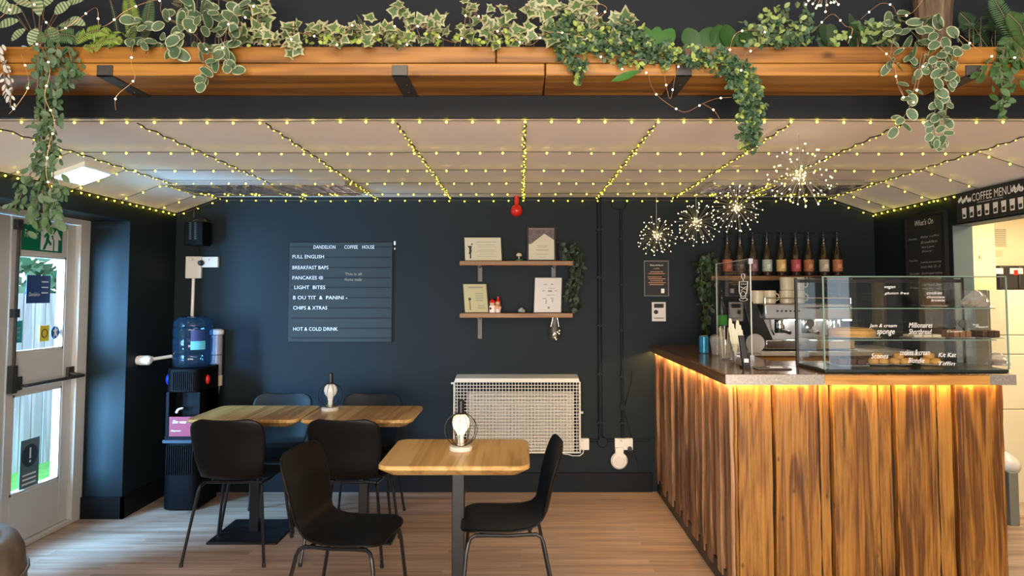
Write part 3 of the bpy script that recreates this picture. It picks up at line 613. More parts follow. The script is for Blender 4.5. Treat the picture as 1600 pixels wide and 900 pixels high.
t3 = empty('black_plug', back(984, 702), 'black plug in the right side of the double socket', 'plug')
finish('body', MB().lathe([(.018, 0), (.016, .02)], back(984, 701, .03), 12, axis='y'), M['black'], t3)
t = empty('notice', back(1025, 462), 'black framed notice with pale text on the back wall beside the counter', 'notice')
finish('frame', bplate(1006, 407, 1044.5, 463, .001, .012), M['steel'], t); finish('panel', bplate(1008, 409, 1043, 461.5, .012, .015), M['blk'], t)
for s, x, y, w_, h in (('Dandelion', 1016, 413, 20, 2.5), ('cafe', 1021, 418, 9, 2.5)): btext(s, x, y, y + h, w_, mat('pale text', (.5, .38, .28), .7) if s == 'cafe' else M['chalk'], t, .0155)
mo = mat('orange text', (.42, .22, .12), .7)
for y, x0, x1 in ((424, 1016, 1036), (427, 1013, 1039), (432, 1012, 1034), (435, 1013, 1040), (438, 1016, 1036), (441, 1013, 1040), (444, 1015, 1037)): finish('text_line', bplate(x0, y, x1, y + 1.3, .015, .0158), mo, t)
finish('cup_mark', bplate(1033, 451, 1038, 458, .015, .0158), M['chalk'], t)
t = empty('small_sign', back(1029, 502), 'small white sign with a black screen band beneath the framed notice', 'sign')
finish('plate', bplate(1018.5, 472, 1040, 502, .001, .008), M['paperw'], t, bevel=.002); finish('band', bplate(1022, 474.5, 1037, 481, .008, .009), M['ink'], t)
finish('round_mark', MB().lathe([(.017, .0), (.017, .001)], back(1025, 487.5, .008), 16, axis='y'), M['ink'], t); finish('text_line', bplate(1022, 496, 1037, 498, .008, .009), M['inkg'], t)
# ================================================================ HEATER WITH GUARD
hm = mat('heater enamel', (.52, .50, .43), .4); gm = mat('guard white', (.66, .64, .56), .4)
t = empty('panel_heater', back(815, 705), 'cream electric panel heater behind its guard on the back wall', 'heater')
finish('casing', bplate(731, 611, 896, 704, .01, .07), hm, t, bevel=.012)
b = MB()
for y in (618, 624.5): bplate(740, y, 886, y + 1.6, .068, .0715, b)
finish('outlet_slot', b, mat('slot shade', (.28, .26, .2), .6), t)
b = MB()
for k in range(24): bplate(742 + k * 6, 632, 745 + k * 6, 697, .068, .074, b)
finish('front_rib', b, mat('rib enamel', (.42, .41, .37), .45), t)
t = empty('heater_guard', back(808, 710), 'white wire mesh guard box around the panel heater', 'guard')
Yg = YB - .13; A, B_ = PY(709, 707, Yg), PY(906, 597, Yg)
g = MB(); nx, nz = 39, 22; wr = .0021
for k in range(nx + 1):
    x = A.x + (B_.x - A.x) * k / nx; g.box(x - wr, x + wr, Yg - wr, Yg + wr, A.z, B_.z)
for k in range(nz + 1):
    z = A.z + (B_.z - A.z) * k / nz; g.box(A.x, B_.x, Yg - wr - .002, Yg + wr - .002, z - wr, z + wr)
for s in (A.x, B_.x):
    for k in range(5): y = Yg + .125 * (k + 1) / 5.2; g.box(s - wr, s + wr, y - wr, y + wr, A.z, B_.z)
    for k in range(0, nz + 1): z = A.z + (B_.z - A.z) * k / nz; g.box(s - wr, s + wr, Yg, YB - .002, z - wr, z + wr)
finish('wire_mesh', g, gm, t, smooth=False)
top = B_.z
finish('top_cap', MB().hexa([(A.x, Yg - .004, top), (B_.x, Yg - .004, top), (B_.x, YB - .003, top + .022), (A.x, YB - .003, top + .022), (A.x + .01, Yg - .002, top + .028), (B_.x - .01, Yg - .002, top + .028), (B_.x - .01, YB - .003, top + .045), (A.x + .01, YB - .003, top + .045)]), gm, t, bevel=.004)
fr = .005
finish('edge_frame', MB().box(A.x - fr, A.x + fr, Yg - fr, Yg + fr, A.z - fr, top).box(B_.x - fr, B_.x + fr, Yg - fr, Yg + fr, A.z - fr, top).box(A.x, B_.x, Yg - fr, Yg + fr, A.z - fr, A.z + fr), gm, t)
for x, z in ((A.x - .012, PY(0, 599, Yg).z), (B_.x + .012, PY(0, 645, Yg).z)): finish('screw_knob', MB().tube([(x - .012, Yg + .01, z), (x + .012, Yg + .01, z)], .008, 8), gm, t)
tag(finish('heater_flex', MB().tube([back(x, y, .03) for x, y in ((912, 701), (911, 708), (906, 712), (895, 712), (888, 710), (880, 709))], .004, 6), M['plastic']), 'white flex looping from the switch box under the heater', 'cable')
# ================================================================ LEFT CORNER: SPEAKER, SOCKET, COOLER
p = back(301, 384); 
t = empty('wall_speaker', (p.x, YB - .1, p.z), 'small black speaker on a bracket high in the left corner', 'speaker')
Ys = YB - .2
A, B_ = PY(287, 383, Ys), PY(317, 346, Ys)
finish('cabinet', MB().box(A.x, B_.x, Ys, Ys + .14, A.z, B_.z), mat('speaker black', (.003, .0035, .004), .5, spec=.1), t, bevel=.008)
g = MB()
for c0 in (295.5, 303.5):
    for k in range(9): q = PY(c0, 349 + k * 3.1, Ys); g.box(q.x, q.x + .018, Ys - .003, Ys + .001, q.z, q.z + .008)
finish('grille', g, mat('speaker grille', (.05, .055, .06), .5), t)
finish('bracket', MB().box((A.x + B_.x) / 2 - .02, (A.x + B_.x) / 2 + .02, Ys + .12, YB - .002, B_.z - .03, B_.z).lathe([(.07, 0), (.05, .02), (.02, .03)], ((A.x + B_.x) / 2 + .02, Ys + .08, B_.z), 16), M['black'], t)
finish('cable', MB().tube([PY(301, 384, Ys + .1), PY(309, 386, YB - .03), PY(310, 400, YB - .02)], .005, 6).tube([PY(303, 340, YB - .05), PY(303, 328, YB - .05), PY(307, 323, YB - .05), PY(315, 328, YB - .05)], .005, 6), M['black'], t)
t = socket(292, 401, 317, 435, 'tall white double switch box below the corner speaker')
socket(317.6, 401.5, 343, 418, 'white socket right of the tall switch box in the left corner')
finish('plug', MB().lathe([(.022, 0), (.02, .025), (.012, .035)], back(315, 411, .03), 14, axis='y'), M['black'], t)
A, B_ = back(302.5, 435, .01), back(300.5, 494, .01)
tag(finish('white_trunking', MB().tube([(A.x, YB - .012, A.z), (A.x - .003, YB - .012, B_.z)], .012, 10).lathe([(.03, 0), (.03, .008)], (A.x, YB - .03, B_.z - .01), 12), M['plastic']), 'white pipe running down from the switch box to behind the water bottle', 'pipe')
# water cooler
pc = PZ(297, 775, 0); pc.y += .05; XCo, YCo = PY(297, 700, 4.88).x, 4.88
t = empty('water_cooler', (XCo, YCo, 0), 'black free-standing water cooler in the left corner', 'water cooler')
zt = PY(297, 576, 4.75).z; zb = PY(297, 659, 4.75).z; zc_ = PY(297, 614, 4.72).z
hw = .118
def rbox(hx, y0, y1, z0, z1, r=.06):
    pts = []
    for sx, cy_ in ((1, y0 + r), (-1, y0 + r)):
        for k in range(5):
            a = (-math.pi / 2 + math.pi / 2 * k / 4) if sx > 0 else (math.pi + math.pi / 2 * k / 4); 
            pts.append((sx * (hx - r) + r * math.cos(a), cy_ + r * math.sin(a)))
    pts = pts[5:] + pts[:5]; pts = pts + [(hx, y1), (-hx, y1)]
    return [(XCo + p_[0], YCo + p_[1]) for p_ in pts]
mc = mat('cooler black', (.003, .0035, .0045), .5, spec=.08)
poly = rbox(hw, -.15, .17, 0, 1)
b = MB(); 
def ext(poly, z0, z1, sc_=1.0):
    n = len(poly); vs = [(XCo + (x - XCo) * sc_, y, z0) for x, y in poly] + [(x, y, z1) for x, y in poly]
    return vs, [list(range(n))[::-1], [n + i for i in range(n)]] + [(i, (i + 1) % n, n + (i + 1) % n, n + i) for i in range(n)]
b.add(*ext(poly, .01, zb - .12, 1.05)); finish('lower_casing', b, mc, t, bevel=.006)
b = MB().box(XCo - hw, XCo - hw + .02, YCo - .12, YCo + .17, zb - .12, zc_).box(XCo + hw - .02, XCo + hw, YCo - .12, YCo + .17, zb - .12, zc_).box(XCo - hw, XCo + hw, YCo - .02, YCo + .17, zb - .12, zc_)
b.box(XCo - hw, XCo + hw, YCo - .13, YCo + .0, zb - .125, zb - .1)
finish('tap_recess', b, mc, t)
b = MB(); b.add(*ext(poly, zc_, zt, 1.0)); finish('upper_casing', b, mc, t, bevel=.008)
rb = MB()
for k in range(11): x = XCo - .06 + k * .014; rb.box(x, x + .006, YCo - .157, YCo - .148, zc_ + .015, zt - .02)
finish('rib', rb, mc, t); rb = MB()
for k in range(13): x = XCo - .09 + k * .015; rb.box(x, x + .006, YCo - .160, YCo - .148, .25, zb - .16)
finish('rib', rb, mc, t)
finish('pink_sign', MB().box(XCo - .085, XCo + .085, YCo - .135, YCo - .128, zb - .10, zb + .035), mat('magenta card', (.26, .006, .035), .5), t)
text('Elite water', (XCo - .06, YCo - .1365, zb - .01), BX, BY, .1, .022, M['chalk'], t, shear=.3)
text('dispenser', (XCo - .07, YCo - .1365, zb - .07), BX, BY, .07, .016, M['chalk'], t)
finish('drip_tray', MB().box(XCo - .1, XCo + .1, YCo - .19, YCo - .12, zb - .135, zb - .115), mat('blue grey tray', (.02, .035, .06), .3), t)
finish('tap', MB().tube([(XCo - .05, YCo - .03, zb + .075), (XCo - .05, YCo - .09, zb + .075), (XCo - .055, YCo - .1, zb + .055)], .009, 8).tube([(XCo - .05, YCo - .08, zb + .08), (XCo - .01, YCo - .1, zb + .09)], .006, 6), M['plastic'], t)
pbz = PY(265, 593, 4.85)
finish('blue_tap', MB().sph((XCo - hw - .03, YCo - .02, pbz.z), .034, 14, 10, 0, (.8, .8, 1.3)), mat('blue tap', (.01, .05, .6), .3), t); finish('red_tap', MB().sph((XCo + hw + .005, YCo - .02, pbz.z), .026, 14, 10, 0, (.6, .8, 1.3)), M['red'], t)
z0, z1_ = zt, PY(297, 494, 4.85).z; h = z1_ - z0
t = empty('water_bottle', (XCo, YCo, z0), 'large blue tinted water bottle upside down on the cooler', 'bottle')
pr2 = [(.04, 0), (.11, .005), (.128, .03), (.131, .08), (.124, .095), (.131, .11), (.133, .2), (.125, .213), (.133, .226), (.133, h - .09), (.124, h - .08), (.132, h - .07), (.128, h - .04), (.1, h - .008), (.06, h)]
finish('bottle_wall', MB().lathe(pr2, (XCo, YCo, z0), 28), glass('blue bottle', (.50, .68, .84), .9, .05, .10, (.06, .14, .24)), t)
finish('cyan_label', MB().add([(XCo + .1345 * math.sin(a), YCo - .1345 * math.cos(a), z0 + zz) for zz in (.13, .19) for a in [.35 + .15 * k for k in range(6)]], [(i, i + 1, 6 + i + 1, 6 + i) for i in range(5)]), mat('cyan label', (.10, .42, .5), .5), t)
finish('navy_label', MB().add([(XCo + .1345 * math.sin(a), YCo - .1345 * math.cos(a), z0 + zz) for zz in (.19, .27) for a in [.35 + .15 * k for k in range(6)]], [(i, i + 1, 6 + i + 1, 6 + i) for i in range(5)]), mat('navy label', (.01, .03, .12), .5), t)
# cup dispenser
Yc = YB - .08; P0 = lambda x, y: PY(x, y, Yc)
t = empty('cup_dispenser', P0(336, 616), 'grey tube cup dispenser on the wall right of the water bottle', 'cup dispenser')
q = P0(338, 560).x
def L3(x, y, r): return (r, P0(x, y).z)
cu = lambda name, prof, m: finish(name, MB().lathe(prof, (q, Yc, 0), 18), m, t)
cu('lid', [(.035, P0(0, 524).z), (.05, P0(0, 522).z), (.05, P0(0, 516).z), (.03, P0(0, 514).z)], M['plastic'])
cu('tube', [(.042, P0(0, 586).z), (.042, P0(0, 524).z)], mat('grey tube', (.30, .30, .32), .25)); cu('collar', [(.047, P0(0, 602).z), (.047, P0(0, 586).z)], mat('cream collar', (.7, .58, .42), .4))
cu('paper_cup', [(.022, P0(0, 616).z), (.033, P0(0, 601).z)], mat('pale cup', (.30, .38, .38), .5)); cu('band', [(.0435, P0(0, 554.6).z), (.0435, P0(0, 553.4).z)], M['black'])
finish('mount', MB().box(q - .03, q + .03, Yc + .03, YB - .002, P0(0, 580).z, P0(0, 530).z), M['black'], t)
# pipe on left wall
p = PX(226, 563, XL + .05)
t = empty('waste_pipe', (XL, p.y, p.z), 'short white pipe with round cap running along the left wall to the cooler', 'pipe')
e1 = PY(266, 557, YCo); 
finish('pipe', MB().tube([(XL + .05, p.y, p.z), (e1.x, YCo + .02, e1.z)], .012, 10).tube([(XL + .05, (p.y + YCo) / 2 - .012, p.z), (XL + .05, (p.y + YCo) / 2 + .012, p.z)], .022, 10), M['plastic'], t)
finish('cap', MB().lathe([(.03, -.05), (.034, -.03), (.034, .03), (.02, .045)], (XL + .05, p.y, p.z), 16, axis='x'), M['plastic'], t)
# ================================================================ TABLES
def rrect(hx, hy, r, n=5):
    out = []
    for cx, cy_, a0 in ((hx - r, -hy + r, -90), (hx - r, hy - r, 0), (-hx + r, hy - r, 90), (-hx + r, -hy + r, 180)):
        for k in range(n): a = R(a0 + 90 * k / (n - 1)); out.append((cx + r * math.cos(a), cy_ + r * math.sin(a)))
    return out
def loft(rings, mb=None):
    mb = mb or MB(); n = len(rings[0]); vs = [v for r in rings for v in r]
    fs = [(i * n + j, i * n + (j + 1) % n, (i + 1) * n + (j + 1) % n, (i + 1) * n + j) for i in range(len(rings) - 1) for j in range(n)]
    fs += [list(range(n))[::-1], [(len(rings) - 1) * n + j for j in range(n)]]
    return mb.add(vs, fs)
def make_table(hx, hy, label, zt):
    t = empty('bistro_table', (0, 0, 0), label, 'table', 'oak topped bistro tables')
    rings = [[(x, y, z) for x, y in rrect(hx - i, hy - i, max(.02, .055 - i * .5))] for i, z in ((.058, zt - .050), (.050, zt - .050), (.004, zt - .021), (0, zt - .017), (0, zt - .005), (.004, zt))]
    finish('tabletop', loft(rings), M['tablewood'], t, sharp=30)
    finish('pedestal', MB().box(-.029, .029, -.029, .029, .012, zt - .05), M['metal_b'], t, bevel=.003)
    finish('mounting_plate', MB().box(-.16, .16, -.16, .16, zt - .05, zt - .042), M['metal_b'], t)
    finish('base_plate', loft([[(x, y, z) for x, y in rrect(.215 - i, .215 - i, .012)] for i, z in ((0, 0), (0, .008), (.004, .012))]), M['metal_b'], t)
    return t
ZTb = .75
f0, f1 = PZ(589, 727, ZTb), PZ(828, 727, ZTb); bk = PZ(708, 686, ZTb); fw = f1.x - f0.x
yf_, yb_ = PZ(700, 729, ZTb).y, bk.y
TX1, TY1, hx, hy = (f0.x + f1.x) / 2, (yf_ + yb_) / 2, fw / 2, (yb_ - yf_) / 2
print('TABLE', TX1, TY1, hx, hy)
make_table(hx, hy, 'square oak bistro table standing in front with a lit caged lamp on it', ZTb).location = (TX1, TY1, 0)
yf2, yb2 = PZ(400, 656, ZTb).y, PZ(400, 633.5, ZTb).y
a0, a1 = PZ(289, 655, ZTb), PZ(467, 655, ZTb); hx2 = (a1.x - a0.x) / 2 * .985; hy2 = (yb2 - yf2) / 2
print('TABLE2', a0, a1, hx2, hy2, yf2, yb2)
TXL, TY2 = (a0.x + a1.x) / 2, (yf2 + yb2) / 2; TXR = TXL + 2 * hx2 + .012
make_table(hx2, hy2, 'left of the two joined oak bistro tables by the water cooler', ZTb).location = (TXL, TY2, 0)
make_table(hx2, hy2, 'right of the two joined oak bistro tables below the letter board', ZTb).location = (TXR, TY2 - .01, 0)
# ---------------- table lamps
def make_lamp(bm_, label, gb_):
    t = empty('caged_table_lamp', (0, 0, 0), label, 'lamp', 'caged bulb table lamps')
    finish('base', MB().lathe([(.054, 0), (.056, .004), (.056, .015), (.052, .019), (.03, .021)], (0, 0, 0), 28), M['plastic'], t)
    finish('stem', MB().lathe([(.02, .02), (.016, .03), (.014, .06), (.018, .075)], (0, 0, 0), 16), M['plastic'], t)
    finish('crystal_tray', MB().lathe([(.04, .02), (.044, .03), (.036, .042), (.02, .03)], (0, 0, 0), 14), M['bglass'], t)
    finish('glass_bulb', MB().lathe([(.015, .07), (.021, .085), (.036, .106), (.042, .128), (.038, .150), (.024, .166), (.0001, .171)], (0, 0, 0), 20), gb_, t)
    fl = MB()
    for k in range(5):
        a = k * 1.256; fl.tube([(.004 * math.cos(a), .004 * math.sin(a), .075), (.016 * math.cos(a), .016 * math.sin(a), .12), (.006 * math.cos(a), .006 * math.sin(a), .15)], .0032, 6)
    finish('filament', fl, bm_, t)
    cg = MB(); r = .079; zc0 = .098
    for k in range(12):
        a = math.pi * 2 * k / 12; pts = []
        for j in range(13):
            q = R(-75) + R(150) * j / 12; pts.append((r * math.cos(q) * math.cos(a), r * math.cos(q) * math.sin(a), zc0 + r * math.sin(q)))
        cg.tube(pts, .0016, 5)
    for zz in (-75, 75): rr = r * math.cos(R(zz)); cg.tube([(rr * math.cos(a), rr * math.sin(a), zc0 + r * math.sin(R(zz))) for a in [k * math.pi / 8 for k in range(17)]], .0018, 5)
    finish('wire_cage', cg, M['metal_b'], t)
    finish('top_cap', MB().lathe([(.021, .172), (.021, .176), (.016, .18), (.016, .235), (.012, .24)], (0, 0, 0), 16), M['black'], t)
    return t
l1 = make_lamp(emit('warm filament', (1, .66, .25), 55), 'caged bulb lamp glowing warm on the front table', mat('lit bulb glass', (.8, .7, .45), .3, emis=(1, .74, .30), es=1.6))
pl_ = PZ(720, 703, ZTb); l1.location = (pl_.x, pl_.y, ZTb)
l2 = make_lamp(emit('dim filament', (1, .85, .65), 9), 'caged bulb lamp with a white base on the joined back tables', mat('pale bulb glass', (.62, .60, .55), .12, emis=(1, .9, .75), es=.12))
pl_ = PZ(516, 641, ZTb); l2.location = (pl_.x, pl_.y, ZTb)
# ================================================================ CHAIRS
def make_chair(label):
    t = empty('dining_chair', (0, 0, 0), label, 'chair', 'black shell chairs')
    # side profile (y forward = -Y? chair faces +Y local): (y, z, half width, cup)
    key = [(-.262, .805, .205, .020), (-.250, .76, .207, .026), (-.232, .70, .210, .030), (-.214, .63, .208, .032), (-.200, .56, .198, .032), (-.188, .51, .186, .030), (-.170, .475, .178, .026), (-.135, .450, .185, .020), (-.08, .440, .198, .014), (0, .438, .208, .010), (.08, .442, .210, .008), (.15, .448, .207, .004), (.195, .446, .200, 0), (.215, .436, .190, 0)]
    prof = []
    for i in range(len(key) - 1):
        for k in range(3):
            f = k / 3; prof.append([key[i][j] * (1 - f) + key[i + 1][j] * f for j in range(4)])
    prof.append(list(key[-1]))
    S_ = [0]
    for a, b_ in zip(prof, prof[1:]): S_.append(S_[-1] + math.hypot(a[0] - b_[0], a[1] - b_[1]))
    T_ = S_[-1]; n = 14; vs = []
    for i, (y, z, w_, cup) in enumerate(prof):
        j0, j1 = max(i - 1, 0), min(i + 1, len(prof) - 1); ty, tz = prof[j1][0] - prof[j0][0], prof[j1][1] - prof[j0][1]; l = math.hypot(ty, tz); ny, nz = -tz / l, ty / l   # normal towards sitter
        d = min(S_[i], T_ - S_[i]); rr = .075
        if d < rr: w_ = w_ - rr + math.sqrt(max(0, rr * rr - (rr - d) ** 2))
        w_ = max(w_, .02)
        for k in range(n + 1):
            u = -1 + 2 * k / n; c_ = cup * abs(u) ** 2.4
            vs.append((w_ * u, y + ny * c_, z + nz * c_))
    m_ = len(prof)
    fs = [(i * (n + 1) + k, i * (n + 1) + k + 1, (i + 1) * (n + 1) + k + 1, (i + 1) * (n + 1) + k) for i in range(m_ - 1) for k in range(n)]
    finish('seat_shell', MB().add(vs, fs), M['chair'], t, solid=.011, sub=1, sharp=180)
    fr = MB()
    for s in (-1, 1): fr.tube([(s * .165, .15, .424), (s * .168, 0, .420), (s * .165, -.13, .424)], .0085, 8)
    fr.tube([(-.165, .12, .424), (.165, .12, .424)], .0085, 8).tube([(-.165, -.1, .424), (.165, -.1, .424)], .0085, 8)
    for x in (-.1, .1):
        for y in (-.1, .12): fr.box(x - .02, x + .02, y - .012, y + .012, .426, .436)
    finish('seat_frame', fr, M['metal_b'], t)
    for sx in (-1, 1):
        for sy in (-1, 1):
            tx, ty = .165, (.15 if sy > 0 else -.13)
            fx, fy = .228, (.215 if sy > 0 else -.235)
            pts = [Vector((sx * tx, ty - sy * .05, .422)), Vector((sx * tx, ty, .421)), Vector((sx * (tx + .008), ty + sy * .018, .413)), Vector((sx * (tx + .014), ty + sy * .028, .39)), Vector((sx * (tx + .02), ty + sy * .036, .35)), Vector((sx * fx, fy, .008))]
            finish('leg', MB().tube(pts, .0085, 8).tube([(sx * fx, fy, 0), (sx * (fx - .001), fy - sy * .001, .02)], .0105, 8), M['metal_b'], t)
    return t
ch0 = make_chair('black shell chair turned to face right at the left side of the front table')
def place(px, py, rz, label, first=False):
    t = ch0 if first else copy_tree(ch0); t.location = (px, py, 0); t.rotation_euler.z = rz
    t['label'] = label; return t
# local +Y is the sitter's forward direction
pA = PY(548, 800, 3.12); place(pA.x, 3.08, R(-98), ch0['label'], True)
pB = PY(792, 800, 3.22); place(pB.x, 3.24, R(93), 'black shell chair facing left at the right side of the front table')
cC = PY(371, 700, 3.88); place(PY(371, 700, 3.95).x + .0, 4.02, R(0), 'black shell chair with its back to the viewer at the left joined table')
place(PY(549, 700, 3.95).x, 4.02, R(-2), 'black shell chair with its back to the viewer at the right joined table')
place(PY(443, 630, 4.75).x, 4.52, R(180), 'black shell chair on the wall side of the left joined table')
place(PY(582, 630, 4.75).x, 4.52, R(180), 'black shell chair on the wall side of the right joined table')
# ================================================================ ARMCHAIR
lm = mat('worn brown leather', (.12, .095, .068), .4, bump=.5, bscale=40, var=.6, vscale=14)
axx, ayy = -2.03, 2.15
t = empty('leather_armchair', (axx, ayy, 0), 'worn brown leather tub armchair cut off at the bottom left corner', 'armchair')
def ring(r0, r1, z0, z1, a0, a1, rad):
    out = MB(); n = 26; rings = []
    for k in range(n + 1):
        a = R(a0 + (a1 - a0) * k / n); cs = []
        for j, (u, v) in enumerate([(r0, z0), (r0, z1 - rad), (r0 + rad * .4, z1 - rad * .2), ((r0 + r1) / 2, z1), (r1 - rad * .4, z1 - rad * .2), (r1, z1 - rad), (r1 - .01, z0)]): cs.append((axx + u * math.cos(a), ayy + u * math.sin(a) * .9, v))
        rings.append(cs)
    return loft(rings, out)
finish('back_and_arms', ring(.27, .42, .10, .70, -60, 240, .08), lm, t, sub=1, sharp=180)
finish('piping', MB().tube([(axx + .411 * math.cos(R(a)), ayy + .411 * .9 * math.sin(R(a)), .58) for a in range(-60, 241, 10)], .006, 6), lm, t)
finish('seat_cushion', MB().lathe([(.26, .1), (.27, .36), (.25, .42), (.15, .45), (.0001, .455)], (axx, ayy - .02, 0), 28), lm, t, sharp=60)
for k in range(4): a = R(45 + 90 * k); finish('foot', MB().lathe([(.018, 0), (.025, .11)], (axx + .3 * math.cos(a), ayy + .27 * math.sin(a), 0), 10), M['black'], t)
# ================================================================ BAR COUNTER
ZW0 = PY(1018, 548, YB).z            # underside of worktop edge
XS = PY(1019, 660, YB).x             # outer face of the side boards
YFc = XS / ray(1148, 700).x * ray(1148, 700).y
YFc = PZ(1150, 598, ZW0 - .0).y
XS2 = PY(1149, 700, YFc).x; print('COUNTER', ZW0, XS, XS2, YFc)
XS = (XS + XS2) / 2; XE = PY(1575, 700, YFc).x; ZW1 = ZW0 + .045
XIN = XS + .42; YIN = YFc + .62
t = empty('bar_counter', (XS + .1, YFc + .3, 0), 'L-shaped bar counter clad in reclaimed vertical pine boards', 'counter')
finish('carcass', MB().box(XS + .045, XIN, YFc + .04, YB - .004, .0, ZW0 - .001).box(XIN, XE - .02, YFc + .04, YIN, .0, ZW0 - .001), mat('carcass dark', (.015, .012, .01), .8), t)
finish('plinth', MB().box(XS + .01, XS + .045, YFc + .02, YB - .004, 0, .10).box(XS + .045, XE - .02, YFc + .02, YFc + .04, 0, .10), M['black'], t)
zt_ = ZW0 - .004
def board_px(x0, x1, layer, m, tone=0):
    X0, X1 = PY(x0, 700, YFc).x, PY(x1, 700, YFc).x; y1 = YFc + .038; y0 = YFc + (.0 if layer else .026)
    n = 10; vs = []; z0 = .03 + random.uniform(0, .02)
    for j in range(n + 1):
        z = z0 + (zt_ - z0) * j / n; a = random.uniform(-.003, .003); b_ = random.uniform(-.003, .003)
        vs += [(X0 + a, y0, z), (X1 + b_, y0, z), (X1 + b_, y1, z), (X0 + a, y1, z)]
    fs = [(3, 2, 1, 0), (4 * n, 4 * n + 1, 4 * n + 2, 4 * n + 3)] + [(4 * j + k, 4 * j + (k + 1) % 4, 4 * j + 4 + (k + 1) % 4, 4 * j + 4 + k) for j in range(n) for k in range(4)]
    finish('cladding_board', MB().add(vs, fs), m, t, bevel=.003)
fb = [(1148, 1153, 1), (1153, 1174, 1), (1175, 1210, 0), (1211, 1264, 1), (1264, 1284, 0), (1285, 1300.5, 0), (1302, 1361, 1), (1361, 1378, 0), (1378, 1399, 0), (1401, 1458, 1), (1459, 1470, 0), (1471, 1494, 0), (1495.5, 1549, 1), (1550, 1576, 0)]
for x0, x1, l in fb: board_px(x0 + .6, x1 - .3, l, M['counterwood'])
# side boards, along Y
y = YFc + .02; k = 0; random.seed(21)
while y < YB - .03:
    w_ = random.choice((.07, .10, .13, .085)); y1 = min(y + w_, YB - .003); out = k % 2 == 0
    x0 = XS + (0 if out else .02); n = 8; vs = []
    z0 = .055 + random.uniform(0, .03)
    for j in range(n + 1):
        z = z0 + (zt_ - z0) * j / n; a = random.uniform(-.004, .004); b_ = random.uniform(-.004, .004); x_ = x0 + random.uniform(-.003, .003)
        vs += [(x_, y + a, z), (XS + .044, y + a, z), (XS + .044, y1 - .003 + b_, z), (x_, y1 - .003 + b_, z)]
    fs = [(3, 2, 1, 0), (4 * n, 4 * n + 1, 4 * n + 2, 4 * n + 3)] + [(4 * j + q, 4 * j + (q + 1) % 4, 4 * j + 4 + (q + 1) % 4, 4 * j + 4 + q) for j in range(n) for q in range(4)]
    finish('side_board', MB().add(vs, fs), M['sidewood'], t, bevel=.003)
    y = y1; k += 1
led = emit('warm led strip', (1.0, .60, .20), 110)
finish('led_strip', MB().box(XS - .014, XS - .006, YFc - .014, YB - .01, ZW0 - .003, ZW0 - .0005).box(XS - .006, XE - .02, YFc - .014, YFc - .006, ZW0 - .003, ZW0 - .0005), led, t)
# worktop
t = empty('worktop', (XS + .2, YFc + .3, ZW0), 'dark varnished timber worktop on the L-shaped bar counter', 'worktop')
ovh = .03
finish('board', MB().box(XS - ovh, XIN + .02, YFc - ovh, YB - .004, ZW0, ZW1).box(XIN + .02, XE + .03, YFc - ovh, YIN + .01, ZW0, ZW1), M['worktop'], t, bevel=.004)
tm = mat('patterned metal tape', (.42, .38, .33), .35, metal=.5, var=.5, vscale=90)
xa_, xb_, xc_, xd_ = [PY(q_, 590, YFc - ovh).x for q_ in (1152, 1288, 1546, 1594)]
finish('edge_tape', MB().box(XS - ovh, xb_, YFc - ovh - .003, YFc - ovh, ZW0 - .007, ZW1 - .002), tm, t); finish('edge_tape', MB().box(xc_, XE + .03, YFc - ovh - .003, YFc - ovh, ZW0 - .007, ZW1 - .002), tm, t)
finish('front_edge', MB().box(xb_ + .001, xc_ - .001, YFc - ovh - .004, YFc - ovh, ZW0 - .007, ZW1 - .006), M['ledwood'], t); finish('side_lip', MB().box(XS - ovh - .003, XS - ovh, YFc - ovh, YB - .004, ZW0 - .006, ZW1 - .004), M['worktop'], t)
# ---------------- display case
Yc0 = PZ(1289, 583, ZW1).y; Yc1 = Yc0 + .33
Xc0, Xc1 = PZ(1289, 583, ZW1).x, PY(1577, 583, Yc0).x; Zc1 = PY(1289, 433, Yc0).z
print('CASE', Yc0, Xc0, Xc1, Zc1)
t = empty('cake_display_case', ((Xc0 + Xc1) / 2, (Yc0 + Yc1) / 2, ZW1), 'glass cake display case standing on the front of the bar counter', 'display case')
g = .005; zb0 = ZW1 + .018
finish('base_tray', MB().box(Xc0, Xc1, Yc0, Yc1, ZW1 + .001, zb0), mat('dark green base', (.02, .03, .028), .3), t, bevel=.003)
finish('front_glass', MB().box(Xc0, Xc1, Yc0, Yc0 + g, zb0, Zc1), M['cglass'], t)
finish('side_glass', MB().box(Xc0, Xc0 + g, Yc0 + g, Yc1, zb0, Zc1), M['cglass'], t); finish('side_glass', MB().box(Xc1 - g, Xc1, Yc0 + g, Yc1, zb0, Zc1), M['cglass'], t)
finish('top_glass', MB().box(Xc0, Xc1, Yc0, Yc1, Zc1, Zc1 + g), M['cglass'], t)
finish('sliding_door', MB().box(Xc0 + g, (Xc0 + Xc1) / 2 + .02, Yc1 - g, Yc1, zb0, Zc1), M['cglass'], t); finish('sliding_door', MB().box((Xc0 + Xc1) / 2 - .02, Xc1 - g, Yc1 + .004, Yc1 + .008, zb0, Zc1), M['cglass'], t)
ge = mat('green glass edge', (.20, .30, .25), .15)
zs_ = [PY(1400, 530, Yc0 + .1).z, PY(1400, 481, Yc0 + .1).z]
for z in zs_:
    finish('glass_shelf', MB().box(Xc0 + .01, Xc1 - .01, Yc0 + .07, Yc1 - .012, z - .005, z), M['cglass'], t)
    finish('shelf_edge', MB().box(Xc0 + .01, Xc1 - .01, Yc0 + .067, Yc0 + .070, z - .005, z), ge, t)
e = MB(); q = .0035
for X in (Xc0, Xc1): e.box(X - q, X + q, Yc0 - q * .6, Yc0 + q, zb0, Zc1 + g)
e.box(Xc0, Xc1, Yc0 - q * .6, Yc0 + q, Zc1, Zc1 + g)
finish('glass_edge', e, ge, t)
